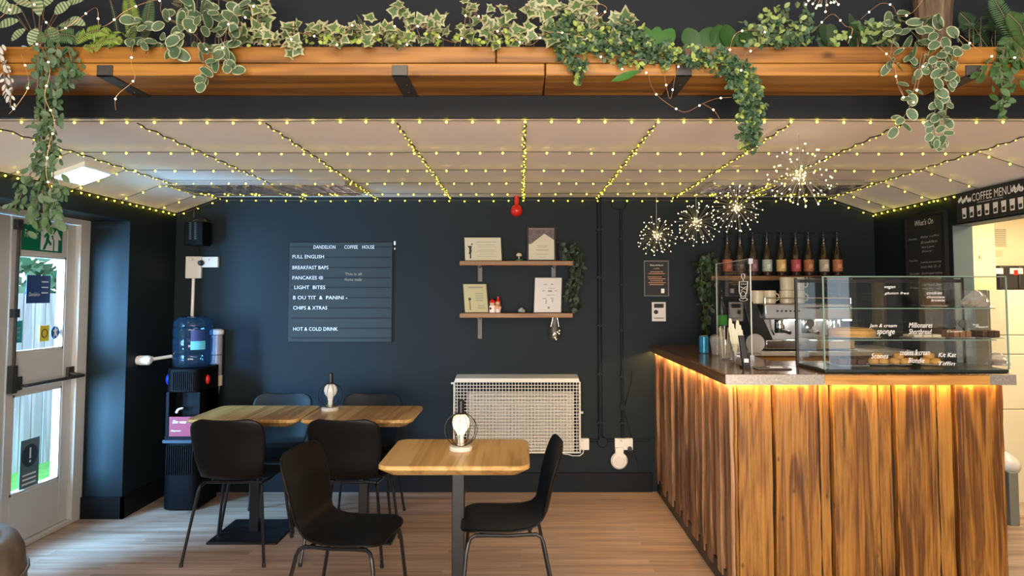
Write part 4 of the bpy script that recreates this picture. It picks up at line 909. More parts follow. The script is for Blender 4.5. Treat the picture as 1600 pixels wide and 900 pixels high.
e = MB().box(Xc0 - .006, Xc0 + .006, Yc1 - .008, Yc1 + .008, ZW1, Zc1 + .004).box(Xc1 - .004, Xc1 + .004, Yc1 - .006, Yc1 + .006, ZW1, Zc1)
e.box(Xc0, Xc1, Yc1 - .006, Yc1 + .01, Zc1 - .022, Zc1 - .004)
finish('black_rail', e, M['black'], t)
for x, y in ((1266, 505), (1504, 506)):
    q_ = PY(x, y, Yc1 - .01); finish('finger_pull', MB().lathe([(.022, 0), (.022, .004)], (q_.x, Yc1 - .008, q_.z), 18, axis='y'), mat('grey pull', (.10, .10, .09), .4), t)
def ctext(s, x, y0, y1, wpx, shear=.3):
    A, B_ = PY(x, y1, Yc0 - .001), PY(x, y0, Yc0 - .001); text(s, (A.x, Yc0 - .0012, A.z), BX, BY, wpx * Yc0 / F, B_.z - A.z, M['chalk'], t, shear=shear, d=.0004)
for s, x, y0, y1, w_ in (('Jam & cream', 1358, 506, 513, 43), ('sponge', 1370, 516, 525, 28), ('Millionaires', 1420, 504, 512, 37), ('Shortbread', 1420, 514, 522, 36), ('Scones', 1361, 552, 560, 27), ('cookies & cream', 1406, 546, 555, 47), ('Blondie', 1419, 559, 567, 25),
                       ('Kit Kat', 1466, 551, 558, 28), ('Tiffin', 1466, 565, 571, 26), ('Flapjack', 1524, 509, 513, 20), ('vegan', 1382, 447, 452, 17), ('gluten free', 1382, 456, 461, 38), ('cookies', 1448, 455, 460, 24), ('chocolate', 1448, 462, 466, 28), ('brownie', 1455, 467, 471, 21), ('Caramel', 1480, 516, 519, 24), ('Rocky', 1520, 506, 509, 10)): ctext(s, x, y0, y1, w_)
# ---------------- cakes
def dish(x, y, Y, r, lab, build, cat='cake'):
    """a plate on a case shelf and what lies on it"""
    q_ = PY(x, y, Y); return q_
cols = dict(gold=mat('golden sponge', (.55, .30, .07), .7, bump=.5, var=.3, vscale=30), dark=mat('dark chocolate cake', (.06, .022, .010), .6, bump=.5, var=.4, vscale=30), brown=mat('caramel brown', (.24, .11, .045), .6, bump=.5, var=.4, vscale=30), pale=mat('pale icing', (.62, .55, .42), .6, bump=.3), wrap=glass('cling film', (.9, .9, .9), 2.5, .15, .25))
plate_m = mat('grey plate', (.35, .36, .34), .3)
def cake_round(px, z, Y, r, h, m1, m2, lab, name='round_cake'):
    x = PY(px, 500, Y).x; t = empty(name, (x, Y, z), lab, 'cake')
    finish('plate', MB().lathe([(r * .7, .001), (r * 1.2, .008), (r * 1.18, .011), (r * .7, .005)], (x, Y, z), 26), plate_m, t)
    finish('sponge', MB().lathe([(r * .98, .008), (r, .012), (r, h * .45), (r * .97, h * .48), (r, h * .52), (r * .99, h * .92), (r * .9, h), (.0001, h + .006)], (x, Y, z), 26), m1, t)
    finish('topping', MB().lathe([(r * .92, h), (r * .85, h + .007), (.0001, h + .014)], (x, Y, z), 22), m2, t)
def cake_tray(px0, px1, z, Y, m, lab, n=4, h=.03, name='tray_bake'):
    x0, x1 = PY(px0, 500, Y).x, PY(px1, 500, Y).x; t = empty(name, ((x0 + x1) / 2, Y, z), lab, 'cake')
    finish('plate', MB().box(x0 - .012, x1 + .012, Y - .06, Y + .06, z + .001, z + .006), plate_m, t, bevel=.002)
    for i in range(n):
        a = x0 + (x1 - x0) * i / n
        for jj in (0, 1):
            hh = h * random.uniform(.85, 1.1)
            finish('slice', MB().box(a + .002, a + (x1 - x0) / n - .003, Y - .052 + jj * .055, Y - .002 + jj * .055, z + .006, z + .006 + hh), m, t, bevel=.004)
Ym = (Yc0 + Yc1) / 2 + .03
cake_round(1330, zs_[0], Ym, .115, .045, cols['gold'], cols['gold'], 'wide golden sponge cake at the left of the middle case shelf')
cake_tray(1418, 1462, zs_[0], Ym, cols['pale'], 'pale green topped slices in the middle of the middle case shelf', 3, .014)
cake_tray(1480, 1508, zs_[0], Ym, cols['brown'], 'brown slices right of the middle on the middle case shelf', 3, .036)
cake_tray(1524, 1552, zs_[0], Ym, cols['dark'], 'dark chocolate slices at the right end of the middle case shelf', 3, .034)
cake_tray(1302, 1345, zb0, Ym, cols['dark'], 'dark slices at the left end of the case base', 3, .035)
for px, lab in ((1371, 'left'), (1404, 'middle'), (1452, 'right')):
    x = PY(px, 570, Ym).x; t = empty('scone', (x, Ym, zb0), 'golden scones heaped on a plate on the case base, %s plate of three' % lab, 'cake', 'golden bakes on the case base')
    finish('plate', MB().lathe([(.04, .001), (.062, .008), (.06, .011), (.04, .005)], (x, Ym, zb0), 22), plate_m, t)
    for dx_, dy_, dz_ in ((-.026, -.01, 0), (.024, -.012, 0), (0, .022, 0), (0, 0, .026)): finish('bun', MB().lathe([(.02, .0), (.026, .006), (.027, .02), (.02, .031), (.0001, .034)], (x + dx_, Ym + dy_, zb0 + .007 + dz_), 14), cols['gold'], t)
def bag(px, z, Y, r, h, lab):
    x = PY(px, 500, Y).x; t = empty('wrapped_cake', (x, Y, z), lab, 'cake')
    b = MB(); random.seed(int(px)); rings = []
    for i in range(7):
        zz = z + .003 + h * i / 6; rr = r * (1 - (i / 6) ** 2 * .75); rings.append([(x + rr * math.cos(a) * random.uniform(.8, 1.15), Y + rr * math.sin(a) * random.uniform(.8, 1.1), zz + random.uniform(-.004, .004) * (i > 0)) for a in [k * math.pi / 9 for k in range(18)]])
    finish('cling_film', loft(rings, b), cols['wrap'], t, smooth=False); finish('cake', MB().lathe([(r * .7, .004), (r * .72, h * .45), (.0001, h * .5)], (x, Y, z), 16), cols['brown'], t)
bag(1525, zs_[1], Ym, .07, .085, 'cling film wrapped cake on the top shelf of the display case')
bag(1556, zb0, Ym, .06, .06, 'cling film wrapped cake at the right end of the case base')
cake_round(1460, zs_[1], Ym, .05, .05, cols['dark'], cols['dark'], 'small dark round cake on the top case shelf', 'dark_cake')
# ---------------- glass screen on the counter with the white logo
XG = 1.36
Ya, Yb_ = XG / ray(1120, 500).x * ray(1120, 500).y, XG / ray(1173, 500).x * ray(1173, 500).y
zg = PX(1173, 404, XG).z
t = empty('glass_screen', (XG, (Ya + Yb_) / 2, ZW1), 'upright clear glass screen with a white logo on the side worktop', 'screen')
finish('pane', MB().box(XG, XG + .005, Yb_, Ya, ZW1 + .001, zg), M['glass'], t)
finish('edge_strip', MB().box(XG - .001, XG + .006, Yb_ - .004, Yb_, ZW1, zg).box(XG - .001, XG + .006, Ya, Ya + .005, ZW1, zg).box(XG - .001, XG + .006, Yb_, Ya, zg - .002, zg + .002), mat('pale edge', (.62, .64, .58), .3), t)
finish('clamp', MB().box(XG - .01, XG + .015, Yb_ - .01, Yb_ + .02, zg - .03, zg).box(XG - .01, XG + .015, Yb_ - .01, Yb_ + .02, ZW1, ZW1 + .03), M['chromed'], t)
lx = lambda x, y: PX(x, y, XG - .002)
lg = MB()
def ring_px(cx, cy_, rx, ry, n=16, a0=0, a1=360): lg.tube([lx(cx + rx * math.cos(R(a0 + (a1 - a0) * k / n)), cy_ + ry * math.sin(R(a0 + (a1 - a0) * k / n))) for k in range(n + 1)], .0025, 5)
ring_px(1161, 431.5, 2.6, 4); ring_px(1161, 454, 6, 9, 16, 0, 180); ring_px(1161, 461, 4, 6); ring_px(1161.5, 468, 6, 2.5)
for x0, y0, x1, y1 in ((1155, 440, 1168, 440), (1155, 440, 1155, 455), (1168, 440, 1167, 455), (1158, 444, 1165, 444), (1161, 436, 1161, 440), (1157, 448, 1165, 452), (1165, 448, 1158, 454)): lg.tube([lx(x0, y0), lx(x1, y1)], .0028, 5)
finish('logo', lg, M['chalk'], t)
# ---------------- things on the side worktop
def wt(x, y): return PZ(x, y, ZW1)
p = wt(1100, 552)
t = empty('drinks_can', p, 'blue and white drinks can at the far left of the side worktop', 'can')
finish('can_body', MB().lathe([(.026, 0), (.031, .006), (.031, .108), (.026, .115)], p, 22), mat('blue can', (.03, .25, .45), .3, metal=.3, var=.6, vscale=14), t); finish('can_lid', MB().lathe([(.026, .115), (.024, .118)], p, 22), M['chrome'], t)
p = wt(1121, 556)
t = empty('cup_stack', p, 'stack of clear plastic domed cups beside the drinks can', 'cups')
for k in range(2): finish('clear_cup', MB().lathe([(.032, .0 + k * .012), (.045, .09 + k * .012), (.047, .092 + k * .012), (.04, .115 + k * .012), (.02, .125 + k * .012)], p, 20), glass('plastic cup %d' % k, (.95, .95, .93), 2.2, .08, .12), t)
p = wt(1134, 562)
t = empty('straw_jar', p, 'clear jar of straws and cutlery behind the feathers', 'jar')
finish('jar', MB().lathe([(.036, 0), (.038, .01), (.038, .12)], p, 20), glass('jar glass', (.93, .92, .88), 2.5, .04, .10), t)
sb = MB()
for k in range(9): a = k * .7; sb.tube([p + Vector((.018 * math.cos(a), .018 * math.sin(a), .01)), p + Vector((.034 * math.cos(a), .034 * math.sin(a), .18 + .01 * (k % 3)))], .003, 5)
finish('straw', sb, M['paper'], t)
def feather(px, py, h, lean, lab, idx):
    p = wt(px, py); t = empty('white_feather', p, lab, 'feather', 'cream feathers in the vase')
    b = MB(); n = 14; L_, R_ = [], []
    for k in range(n + 1):
        f = k / n; c_ = p + Vector((lean * (f ** 1.3), 0, .05 + h * f)); w_ = .022 * math.sin(math.pi * min(1, f * .97 + .03)) ** .7
        L_.append(c_ + Vector((-w_ * .75, .004, 0))); R_.append(c_ + Vector((w_, -.004, .012 if k % 2 else -.012)))
    for k in range(n): 
        j = len(b.v); b.add([L_[k], R_[k], R_[k + 1], L_[k + 1]], [(0, 1, 2, 3)])
    finish('vane', b, mat('cream feather', (.72, .70, .50), .7), t, solid=.002, smooth=False); finish('quill', MB().tube([p + Vector((lean * (k / 6) ** 1.3, 0, .004 + (h + .04) * k / 6)) for k in range(7)], .0025, 5), M['paperw'], t)
feather(1149, 566, .20, -.03, 'broad cream feather leaning left in the glass vase on the worktop', 0); feather(1159, 566, .19, -.025, 'narrow cream feather standing behind the card reader', 1)
p = wt(1153, 569)
t = empty('glass_vase', p, 'small clear round vase holding the feathers on the worktop', 'vase')
finish('bowl', MB().lathe([(.02, 0), (.04, .015), (.05, .045), (.04, .08), (.026, .1), (.03, .112)], p, 22), glass('vase glass', (.95, .94, .9), 2.2, .03, .06), t)
p = wt(1165, 575)
t = empty('card_reader', p, 'upright black card reader stand beside the feather vase', 'card reader')
finish('stand', MB().box(p.x - .02, p.x + .02, p.y - .02, p.y + .04, p.z, p.z + .012), M['black'], t)
finish('terminal', MB().hexa([p + Vector(v) for v in ((-.016, -.012, .01), (.018, -.012, .01), (.018, .01, .01), (-.016, .01, .01), (-.03, .012, .17), (.0, .012, .17), (.0, .03, .17), (-.03, .03, .17))]), M['black'], t, bevel=.004)
finish('keypad', MB().box(p.x - .012, p.x + .012, p.y - .0145, p.y - .012, p.z + .03, p.z + .05), M['plastic'], t)
p = wt(1128, 548); p = PZ(1128, 552, ZW1)
t = empty('wine_bottle', p, 'dark bottle with a bright green label behind the glass screen', 'bottle')
Yw = p.y + .25; x_ = PY(1128, 500, Yw).x
finish('bottle_glass', MB().lathe([(.034, 0), (.036, .01), (.036, .27), (.015, .33), (.013, .40), (.016, .405), (.014, .42)], (x_, Yw, ZW1), 22), mat('black bottle', (.006, .008, .006), .12), t)
finish('green_label', MB().lathe([(.0366, .175), (.0366, .245)], (x_, Yw, ZW1), 22), mat('bright green label', (.04, .35, .02), .5), t)
t['label'] = 'dark bottle with a bright green label on the side worktop behind the straws'; t.location = (x_, Yw, ZW1)
for c_ in t.children: c_.location = Vector((p.x, p.y, p.z)) - Vector((x_, Yw, ZW1))
# plate edge, tray, till screen
Yp = 4.55; 
# ---------------- back bar
ZBk = PY(1200, 549, 4.62).z; YBk = 4.62; XB0 = PY(1160, 550, YBk).x; XB1 = XR - .03
t = empty('back_bar_cabinet', ((XB0 + XB1) / 2, 4.9, 0), 'timber fronted back bar cabinet under the coffee machine', 'cabinet')
XB0 = max(XB0, XIN + .03)
finish('cabinet_body', MB().box(XB0, XB1, YBk + .02, YB - .004, 0, ZBk - .03), M['ledwood'], t)
for k in range(3):
    xx = XB0 + .01 + k * (XB1 - XB0) / 3; finish('door', MB().box(xx, xx + (XB1 - XB0) / 3 - .012, YBk, YBk + .018, .1, ZBk - .04), M['ledwood'], t, bevel=.003)
tag(finish('back_bar_worktop', MB().box(XB0 - .01, XB1, YBk - .02, YB - .004, ZBk - .03, ZBk), mat('white laminate', (.6, .57, .5), .3), bevel=.003), 'white laminate worktop behind the bar under the coffee machine', 'worktop')
# espresso machine
zm1 = PY(1240, 470, YBk + .1).z; xm0, xm1 = PY(1196, 500, YBk + .06).x, PY(1330, 500, YBk + .06).x
t = empty('coffee_machine', ((xm0 + xm1) / 2, YBk + .3, ZBk), 'large chrome espresso machine behind the bar, mugs on top', 'coffee machine')
finish('body', MB().box(xm0, xm1, YBk + .2, YBk + .5, ZBk + .03, zm1 - .02), M['chromed'], t, bevel=.01)
finish('drip_tray', MB().box(xm0 - .01, xm1 + .01, YBk + .03, YBk + .5, ZBk + .012, ZBk + .075), M['chrome'], t, bevel=.006)
finish('top_panel', MB().box(xm0 - .01, xm1 + .01, YBk + .05, YBk + .5, zm1 - .13, zm1 - .02), M['chromed'], t, bevel=.012)
finish('cup_rail', MB().tube([(xm0, YBk + .06, zm1 + .02), (xm1, YBk + .06, zm1 + .02)], .005, 8).tube([(xm0, YBk + .06, zm1 - .02), (xm0, YBk + .06, zm1 + .02)], .005, 8).tube([(xm1, YBk + .06, zm1 - .02), (xm1, YBk + .06, zm1 + .02)], .005, 8), M['chrome'], t)
sp0 = PY(1178, 476, YBk); 
finish('side_panel', MB().prism([(-.02, .1), (.13, .1), (-.01, .42), (-.10, .42)], (xm0 - .04, YBk + .1, ZBk - .08), BX, BY, -.35), mat('machine black', (.012, .012, .012), .3), t, bevel=.006)
for k in range(3):
    gx = xm0 + .12 + k * .19; b = MB().lathe([(.036, 0), (.036, .06), (.03, .07)], (gx, YBk + .12, zm1 - .19), 18)
    gh = finish('group_head', b, M['chrome'], t); finish('portafilter', MB().lathe([(.034, -.035), (.034, 0)], (gx, YBk + .12, zm1 - .19), 18).tube([(gx, YBk + .1, zm1 - .205), (gx, YBk - .06, zm1 - .215)], .012, 10), M['black'], gh)
    finish('lamp', MB().lathe([(.030, 0), (.030, .006)], (gx + .085, YBk + .1, zm1 - .137), 16), emit('machine lamp', (1, .93, .8), 45), t)
b = MB().tube([(xm0 + .03, YBk + .06, zm1 - .13), (xm0 + .03, YBk + .03, zm1 - .2), (xm0 + .05, YBk + .04, ZBk + .11)], .006, 8); finish('steam_wand', b, M['chrome'], t)
b = MB()
for k in range(6): b.lathe([(.007, 0), (.007, .004)], (xm0 + .08 + k * .03, YBk + .0495, zm1 - .07), 10, axis='y')
finish('button', b, M['black'], t)
mm = mat('mug white', (.62, .55, .40), .3)
def mug(px, z, lab, Y=YBk + .12, hh=.092):
    x = PY(px, 457, Y).x; t = empty('mug', (x, Y, z), lab, 'mug', 'mugs on the coffee machine')
    finish('cup', MB().lathe([(.038, 0), (.043, .006), (.045, hh - .01), (.043, hh), (.038, hh - .004), (.036, .012), (.0001, .01)], (x, Y, z), 20), mm, t)
    finish('handle', MB().tube([(x + .042 + .022 * math.sin(R(a)), Y - .01, z + hh * .5 - .024 * math.cos(R(a))) for a in range(0, 181, 22)], .005, 6), mm, t)
for i, (px, lab) in enumerate(((1160, 'cream mug at the left end of the coffee machine top'), (1183, 'cream mug second from the left on the coffee machine'), (1202, 'cream mug with its handle showing, third on the coffee machine'), (1228, 'cream mug beside the stacked ones on the coffee machine'), (1247, 'cream mug at the right of the row on the coffee machine'))):
    if i: mug(px, zm1 - .02, lab)
mug(1247, zm1 + .073, 'cream mug stacked upon the right-hand mug')
mug(1229, zm1 + .073, 'cream mug stacked second from the right')
# back shelf of syrup bottles
Yh = YB - .16; A, B_ = PY(1112, 438, Yh), PY(1332, 431, Yh)
t = empty('bottle_shelf', ((A.x + B_.x) / 2, Yh, A.z), 'long pine shelf carrying the syrup bottles on the back wall', 'shelf')
finish('board', MB().box(A.x, B_.x, Yh, YB - .003, A.z, B_.z), SW, t, bevel=.003)
for px in (1135, 1310): X = back(px, 440).x; finish('bracket', MB().box(X - .015, X + .015, YB - .008, YB - .002, A.z - .12, A.z).box(X - .015, X + .015, Yh + .02, YB - .003, A.z - .005, A.z), M['steel'], t)
bots = [(1137, (.50, .12, .05), 'orange red'), (1157, (.10, .07, .05), 'dark brown'), (1177, (.22, .10, .12), 'dull purple'), (1199, (.42, .48, .40), 'large pale green'), (1221, (.62, .40, .15), 'cream and amber'), (1244, (.45, .07, .08), 'crimson'), (1264, (.40, .14, .05), 'rust orange'), (1288, (.48, .40, .30), 'beige'), (1309, (.45, .16, .06), 'orange brown')]
sgl = glass('syrup glass', (.55, .50, .42), 2.0, .03, .25, (.10, .06, .04)); syr = mat('syrup', (.10, .025, .010), .15)
for px, col, lab in bots:
    Y = YB - .085; q_ = PY(px, 430, Y); x = q_.x; z = B_.z
    t = empty('syrup_bottle', (x, Y, z), 'syrup bottle with a %s label on the back wall shelf' % lab, 'bottle', 'syrup bottles on the back shelf')
    finish('bottle_glass', MB().lathe([(.030, 0), (.036, .006), (.036, .145), (.030, .175), (.016, .225), (.013, .262), (.016, .268), (.015, .278)], (x, Y, z), 20), sgl, t)
    finish('syrup', MB().lathe([(.033, .006), (.033, .12), (.0001, .121)], (x, Y, z), 16), syr, t)
    finish('label', MB().lathe([(.0368, .035), (.0368, .125)], (x, Y, z), 20), mat('label ' + lab, col, .6, var=.5, vscale=35), t)
    finish('label_mark', MB().box(x - .014, x + .014, Y - .0375, Y - .036, z + .06, z + .09), mat('mark ' + lab, tuple(min(1, c_ * 1.5 + .08) for c_ in col), .6), t)
    finish('pump', MB().lathe([(.016, .276), (.016, .292), (.006, .295), (.006, .32), (.012, .324), (.012, .332)], (x, Y, z), 14).tube([(x, Y, z + .328), (x + .04, Y - .02, z + .328), (x + .046, Y - .022, z + .32)], .004, 6), M['black'], t)
# paper/till items beyond the counter front
p = wt(1212, 578)
t = empty('serving_tray', PZ(1205, 577, ZW1), 'low grey tray with a white napkin on the front worktop left of the case', 'tray')
q_ = PZ(1208, 577, ZW1); finish('tray', MB().box(q_.x - .09, q_.x + .09, q_.y - .03, q_.y + .06, ZW1 + .001, ZW1 + .008), mat('dark tray', (.12, .10, .09), .3), t, bevel=.003)
finish('napkin', MB().box(q_.x - .02, q_.x + .05, q_.y - .01, q_.y + .04, ZW1 + .008, ZW1 + .013), M['paperw'], t)
# round plate leaning by machine
p = PY(1182, 536, 4.3)
tag(finish('round_plate', MB().lathe([(.05, 0), (.062, .006), (.06, .01), (.045, .006)], (p.x, 4.33, ZW1 + .075), 26, axis='y').tube([(p.x - .02, 4.33, ZW1 + .018), (p.x + .02, 4.33, ZW1 + .018)], .012, 8).box(p.x - .03, p.x + .03, 4.3, 4.38, ZW1, ZW1 + .012), mat('stone plate', (.35, .32, .28), .4)), 'small round grey plate standing upright behind the glass screen', 'plate')
# ================================================================ RIGHT WALL: CHALKBOARDS
RX, RYv = Vector((0, -1, 0)), Vector((0, 0, 1))
def onR(x, y, off=.0): return PX(x, y, XR - off)
A, B_ = onR(1424, 460), onR(1478, 332)
t = empty('chalkboard', (XR, (A.y + B_.y) / 2, A.z), 'tall chalkboard headed with handwritten opening notes on the right wall', 'chalkboard')
zA_, zB_ = onR(1424, 470).z, onR(1424, 343).z; yA, yB2 = A.y, B_.y; hh = zB_ - zA_; ww = yA - yB2
finish('panel', MB().box(XR - .02, XR - .001, yB2, yA, zA_, zB_), M['blk'], t)
finish('frame', MB().box(XR - .028, XR - .001, yB2 - .02, yB2, zA_, zB_ + .02).box(XR - .028, XR - .001, yA, yA + .02, zA_, zB_ + .02).box(XR - .028, XR - .001, yB2, yA, zB_, zB_ + .02), M['black'], t)
oR = Vector((XR - .021, yA, zA_))
def rtext(s, u, v, w_, h_, o=None, m=None, shear=.25, tt=None): text(s, (o or oR) + RX * (u * ww) + RYv * (v * hh), RX, RYv, w_ * ww, h_ * hh, m or M['chalk'], tt or t, shear=shear, d=.0006)
rtext("What's On", .25, .90, .5, .07); mcl = mat('faint chalk', (.38, .40, .40), .8)
for s, u, v, w_ in (('Monday', .05, .73, .26), ('Baby coffee', .40, .74, .5), ('Breakfast', .40, .68, .45), ('Board game', .42, .62, .34), ('Story', .42, .57, .28), ('Tuesday', .05, .47, .25), ('Craft & knit morning', .38, .44, .55), ('lunch club 12 - 2', .38, .39, .52), ('Thursday', .05, .31, .3), ('Quiz & supper evening', .40, .31, .55), ('Friday', .05, .14, .25), ('Live music late', .40, .18, .5), ('bring your own', .40, .13, .48)): rtext(s, u, v, w_, .03, m=mcl)
# coffee menu board
A, B_ = onR(1498, 348, .02), onR(1498, 303, .02); y1_ = A.y; y0_ = y1_ - 1.05
t = empty('coffee_menu_board', (XR, (y0_ + y1_) / 2, A.z), 'black coffee menu board with a row of white cups above the kitchen opening', 'menu board')
finish('panel', MB().box(XR - .03, XR - .001, y0_, y1_, A.z, B_.z), M['blk'], t)
oB = Vector((XR - .0305, y1_, A.z)); Hb = B_.z - A.z; sc1 = lambda px: y1_ - PX(px, 320, XR - .03).y
text('COFFEE MENU', oB + RX * sc1(1519) + RYv * (Hb * .62), RX, RYv, sc1(1581) - sc1(1519), Hb * .27, M['chalk'], t, d=.0006)
text('choose your favourite', oB + RX * sc1(1527) + RYv * (Hb * .53), RX, RYv, sc1(1568) - sc1(1527), Hb * .06, M['chalk'], t, shear=.3, d=.0006)
for s0, s1 in ((1499, 1516), (1583, 1598)):
    fl = MB()
    a, b_ = sc1(s0), sc1(s1)
    for k in range(7):
        u = a + (b_ - a) * k / 6; v = Hb * (.72 + .06 * math.sin(k * 2)); fl.prism([(u - .012, v), (u, v - .012), (u + .012, v), (u + .003, v + .02)], oB, RX, RYv, .0006)
    finish('leaf_flourish', fl, M['chalk'], t)

cupw = mat('cup white', (.8, .78, .72), .6)
for px in (1506.5, 1518, 1530, 1542, 1555.5, 1568.5, 1582, 1595):
    u = sc1(px); w_ = .020 + .0; c_ = MB()
    c_.prism([(u - w_ * .8, Hb * .10), (u + w_ * .8, Hb * .10), (u + w_, Hb * .46), (u - w_, Hb * .46)], oB, RX, RYv, .0008)
    ic = finish('cup_picture', c_, cupw, t); finish('cup_fill', MB().prism([(u - w_ * .55, Hb * .15), (u + w_ * .55, Hb * .15), (u + w_ * .6, Hb * (.22 + .08 * random.random())), (u - w_ * .6, Hb * .26)], oB + Vector((-.001, 0, 0)), RX, RYv, .0006), M['ink'], ic)
# ================================================================ KITCHEN
p = back(1558, 384)
t = empty('vent_grille', p, 'pale slatted vent grille on the cream kitchen wall', 'vent')
finish('grille_frame', bplate(1543, 357, 1573, 384.5, .001, .012), M['cream'], t)
b = MB()
for k in range(9): bplate(1545, 358.5 + k * 2.9, 1571.5, 359.8 + k * 2.9, .012, .016, b)
finish('slat', b, mat('slat grey', (.30, .26, .18), .5), t)
tag(finish('wall_notice', bplate(1545, 391, 1566, 400, .001, .004), mat('pale notice', (.6, .5, .33), .6)), 'small pale notice under the kitchen vent grille', 'notice')
tag(finish('wall_switch', bplate(1530, 399, 1534.5, 404, .165, .17), mat('pale switch', (.5, .42, .28), .6)), 'tiny round-cornered switch on the kitchen wall corner', 'switch')
for i, (x0, x1, lab) in enumerate(((1546, 1573, 'left'), (1575, 1604, 'right'))):
    t = empty('kitchen_dispenser', back((x0 + x1) / 2, 452), 'black dispenser box on the kitchen wall, %s one' % lab, 'dispenser', 'black boxes on the kitchen wall')
    finish('box_body', bplate(x0, 416, x1, 452, .001, .12), mat('box black %d' % i, (.02, .018, .02), .4), t, bevel=.01)
    A2 = lambda x, y: PY(x, y, YB - .121); q0, q1 = A2(x0 + 3, 428), A2(x1 - 6, 419)
    finish('sticker', MB().box(q0.x, q1.x, YB - .123, YB - .121, q0.z, q1.z), M['paperw'], t)
    if i: q0, q1 = A2(x0 + 9, 430), A2(x0 + 15, 422); finish('red_mark', MB().box(q0.x, q1.x, YB - .1245, YB - .123, q0.z, q1.z), M['red'], t)
Yfz = YB - .55; xf0 = PY(1547, 500, Yfz).x; zf = PY(1590, 453, Yfz).z
t = empty('kitchen_cupboard', (xf0 + .4, Yfz + .27, 0), 'cream cupboard with wide drawers in the kitchen beyond the counter', 'cupboard')
finish('body', MB().box(xf0, xf0 + .9, Yfz + .02, YB - .003, 0, zf), mat('cream laminate', (.70, .62, .45), .4), t)
zz = [zf, PY(1590, 524, Yfz).z, PY(1590, 554, Yfz).z, PY(1590, 640, Yfz).z, .08]
for a, b_ in zip(zz, zz[1:]): finish('drawer', MB().box(xf0 + .003, xf0 + .9, Yfz, Yfz + .018, b_ + .004, a - .002), mat('drawer cream', (.72, .65, .48), .4), t, bevel=.003)
p = PZ(1588, 822, 0)
t = empty('waste_bin', (p.x + .05, p.y + .1, 0), 'grey bin with a white bag in it beyond the right end of the counter', 'bin')
x0_ = PY(1578, 780, p.y).x; x1_ = PY(1593, 780, p.y).x; zb_ = PY(1588, 738, p.y).z
finish('bin_body', MB().box(x0_, x1_, p.y, p.y + .22, 0, zb_), mat('bin grey', (.16, .17, .16), .5), t, bevel=.006)
b = MB(); rings = []; random.seed(5)
for i in range(7):
    f = i / 6; rr = .09 * math.sin(math.pi * (.15 + .8 * f)); rings.append([((x0_ + x1_) / 2 + .02 + rr * math.cos(a) * random.uniform(.85, 1.1), p.y + .1 + rr * math.sin(a), zb_ - .04 + .15 * f) for a in [k * math.pi / 8 for k in range(16)]])
finish('bin_bag', loft(rings, b), mat('bag white', (.55, .55, .55), .35), t)
# ================================================================ STARBURST PENDANTS
def starburst(px, py, Y, r, n, lab, ztop=None, droop=.25):
    c0 = PY(px, py, Y); t = empty('starburst_pendant', c0, lab, 'pendant light', 'starburst fairy light pendants')
    ztop = ztop if ztop is not None else ZC - .002
    finish('hanging_wire', MB().tube([c0, (c0.x, c0.y, ztop)], .0014, 5), M['silver'], t)
    finish('hub', MB().tube([c0 + Vector((0, 0, -.015)), c0 + Vector((0, 0, .03))], .008, 8), M['silver'], t)
    b = MB(); tips = []
    for k in range(n):
        z = 1 - 2 * (k + .5) / n; a = k * 2.39996; rr = math.sqrt(1 - z * z); L_ = r * random.uniform(.72, 1.05)
        d = Vector((rr * math.cos(a), rr * math.sin(a), z)); e = c0 + d * L_ + Vector((0, 0, -droop * r * rr * .35)); mid = c0 + d * L_ * .55
        b.tube([c0, mid, e], .0009, 4, cap=False); tips.append(e)
        tips.append(c0 + d * L_ * random.uniform(.1, .3)) if k % 3 == 0 else None
    finish('wire_spray', b, M['silver'], t)
    for e in [q for q in tips if q][:99]: bulb_at(e, t, 's', None, 0)
random.seed(11)
starburst(1026, 368, 5.0, .150, 70, 'starburst light pendant hanging lowest, leftmost of the row by the back wall')
starburst(1088, 347, 4.62, .155, 70, 'starburst light pendant second from the left in the row')
starburst(1151, 325, 4.36, .16, 74, 'starburst light pendant third from the left above the bottles')
starburst(1250, 275, 3.15, .155, 74, 'starburst light pendant nearest the viewer, overlapping the ceiling lights')
starburst(1290, -20, 2.3, .08, 50, 'starburst light at the top edge above the plant shelf', ztop=ZT - .01)
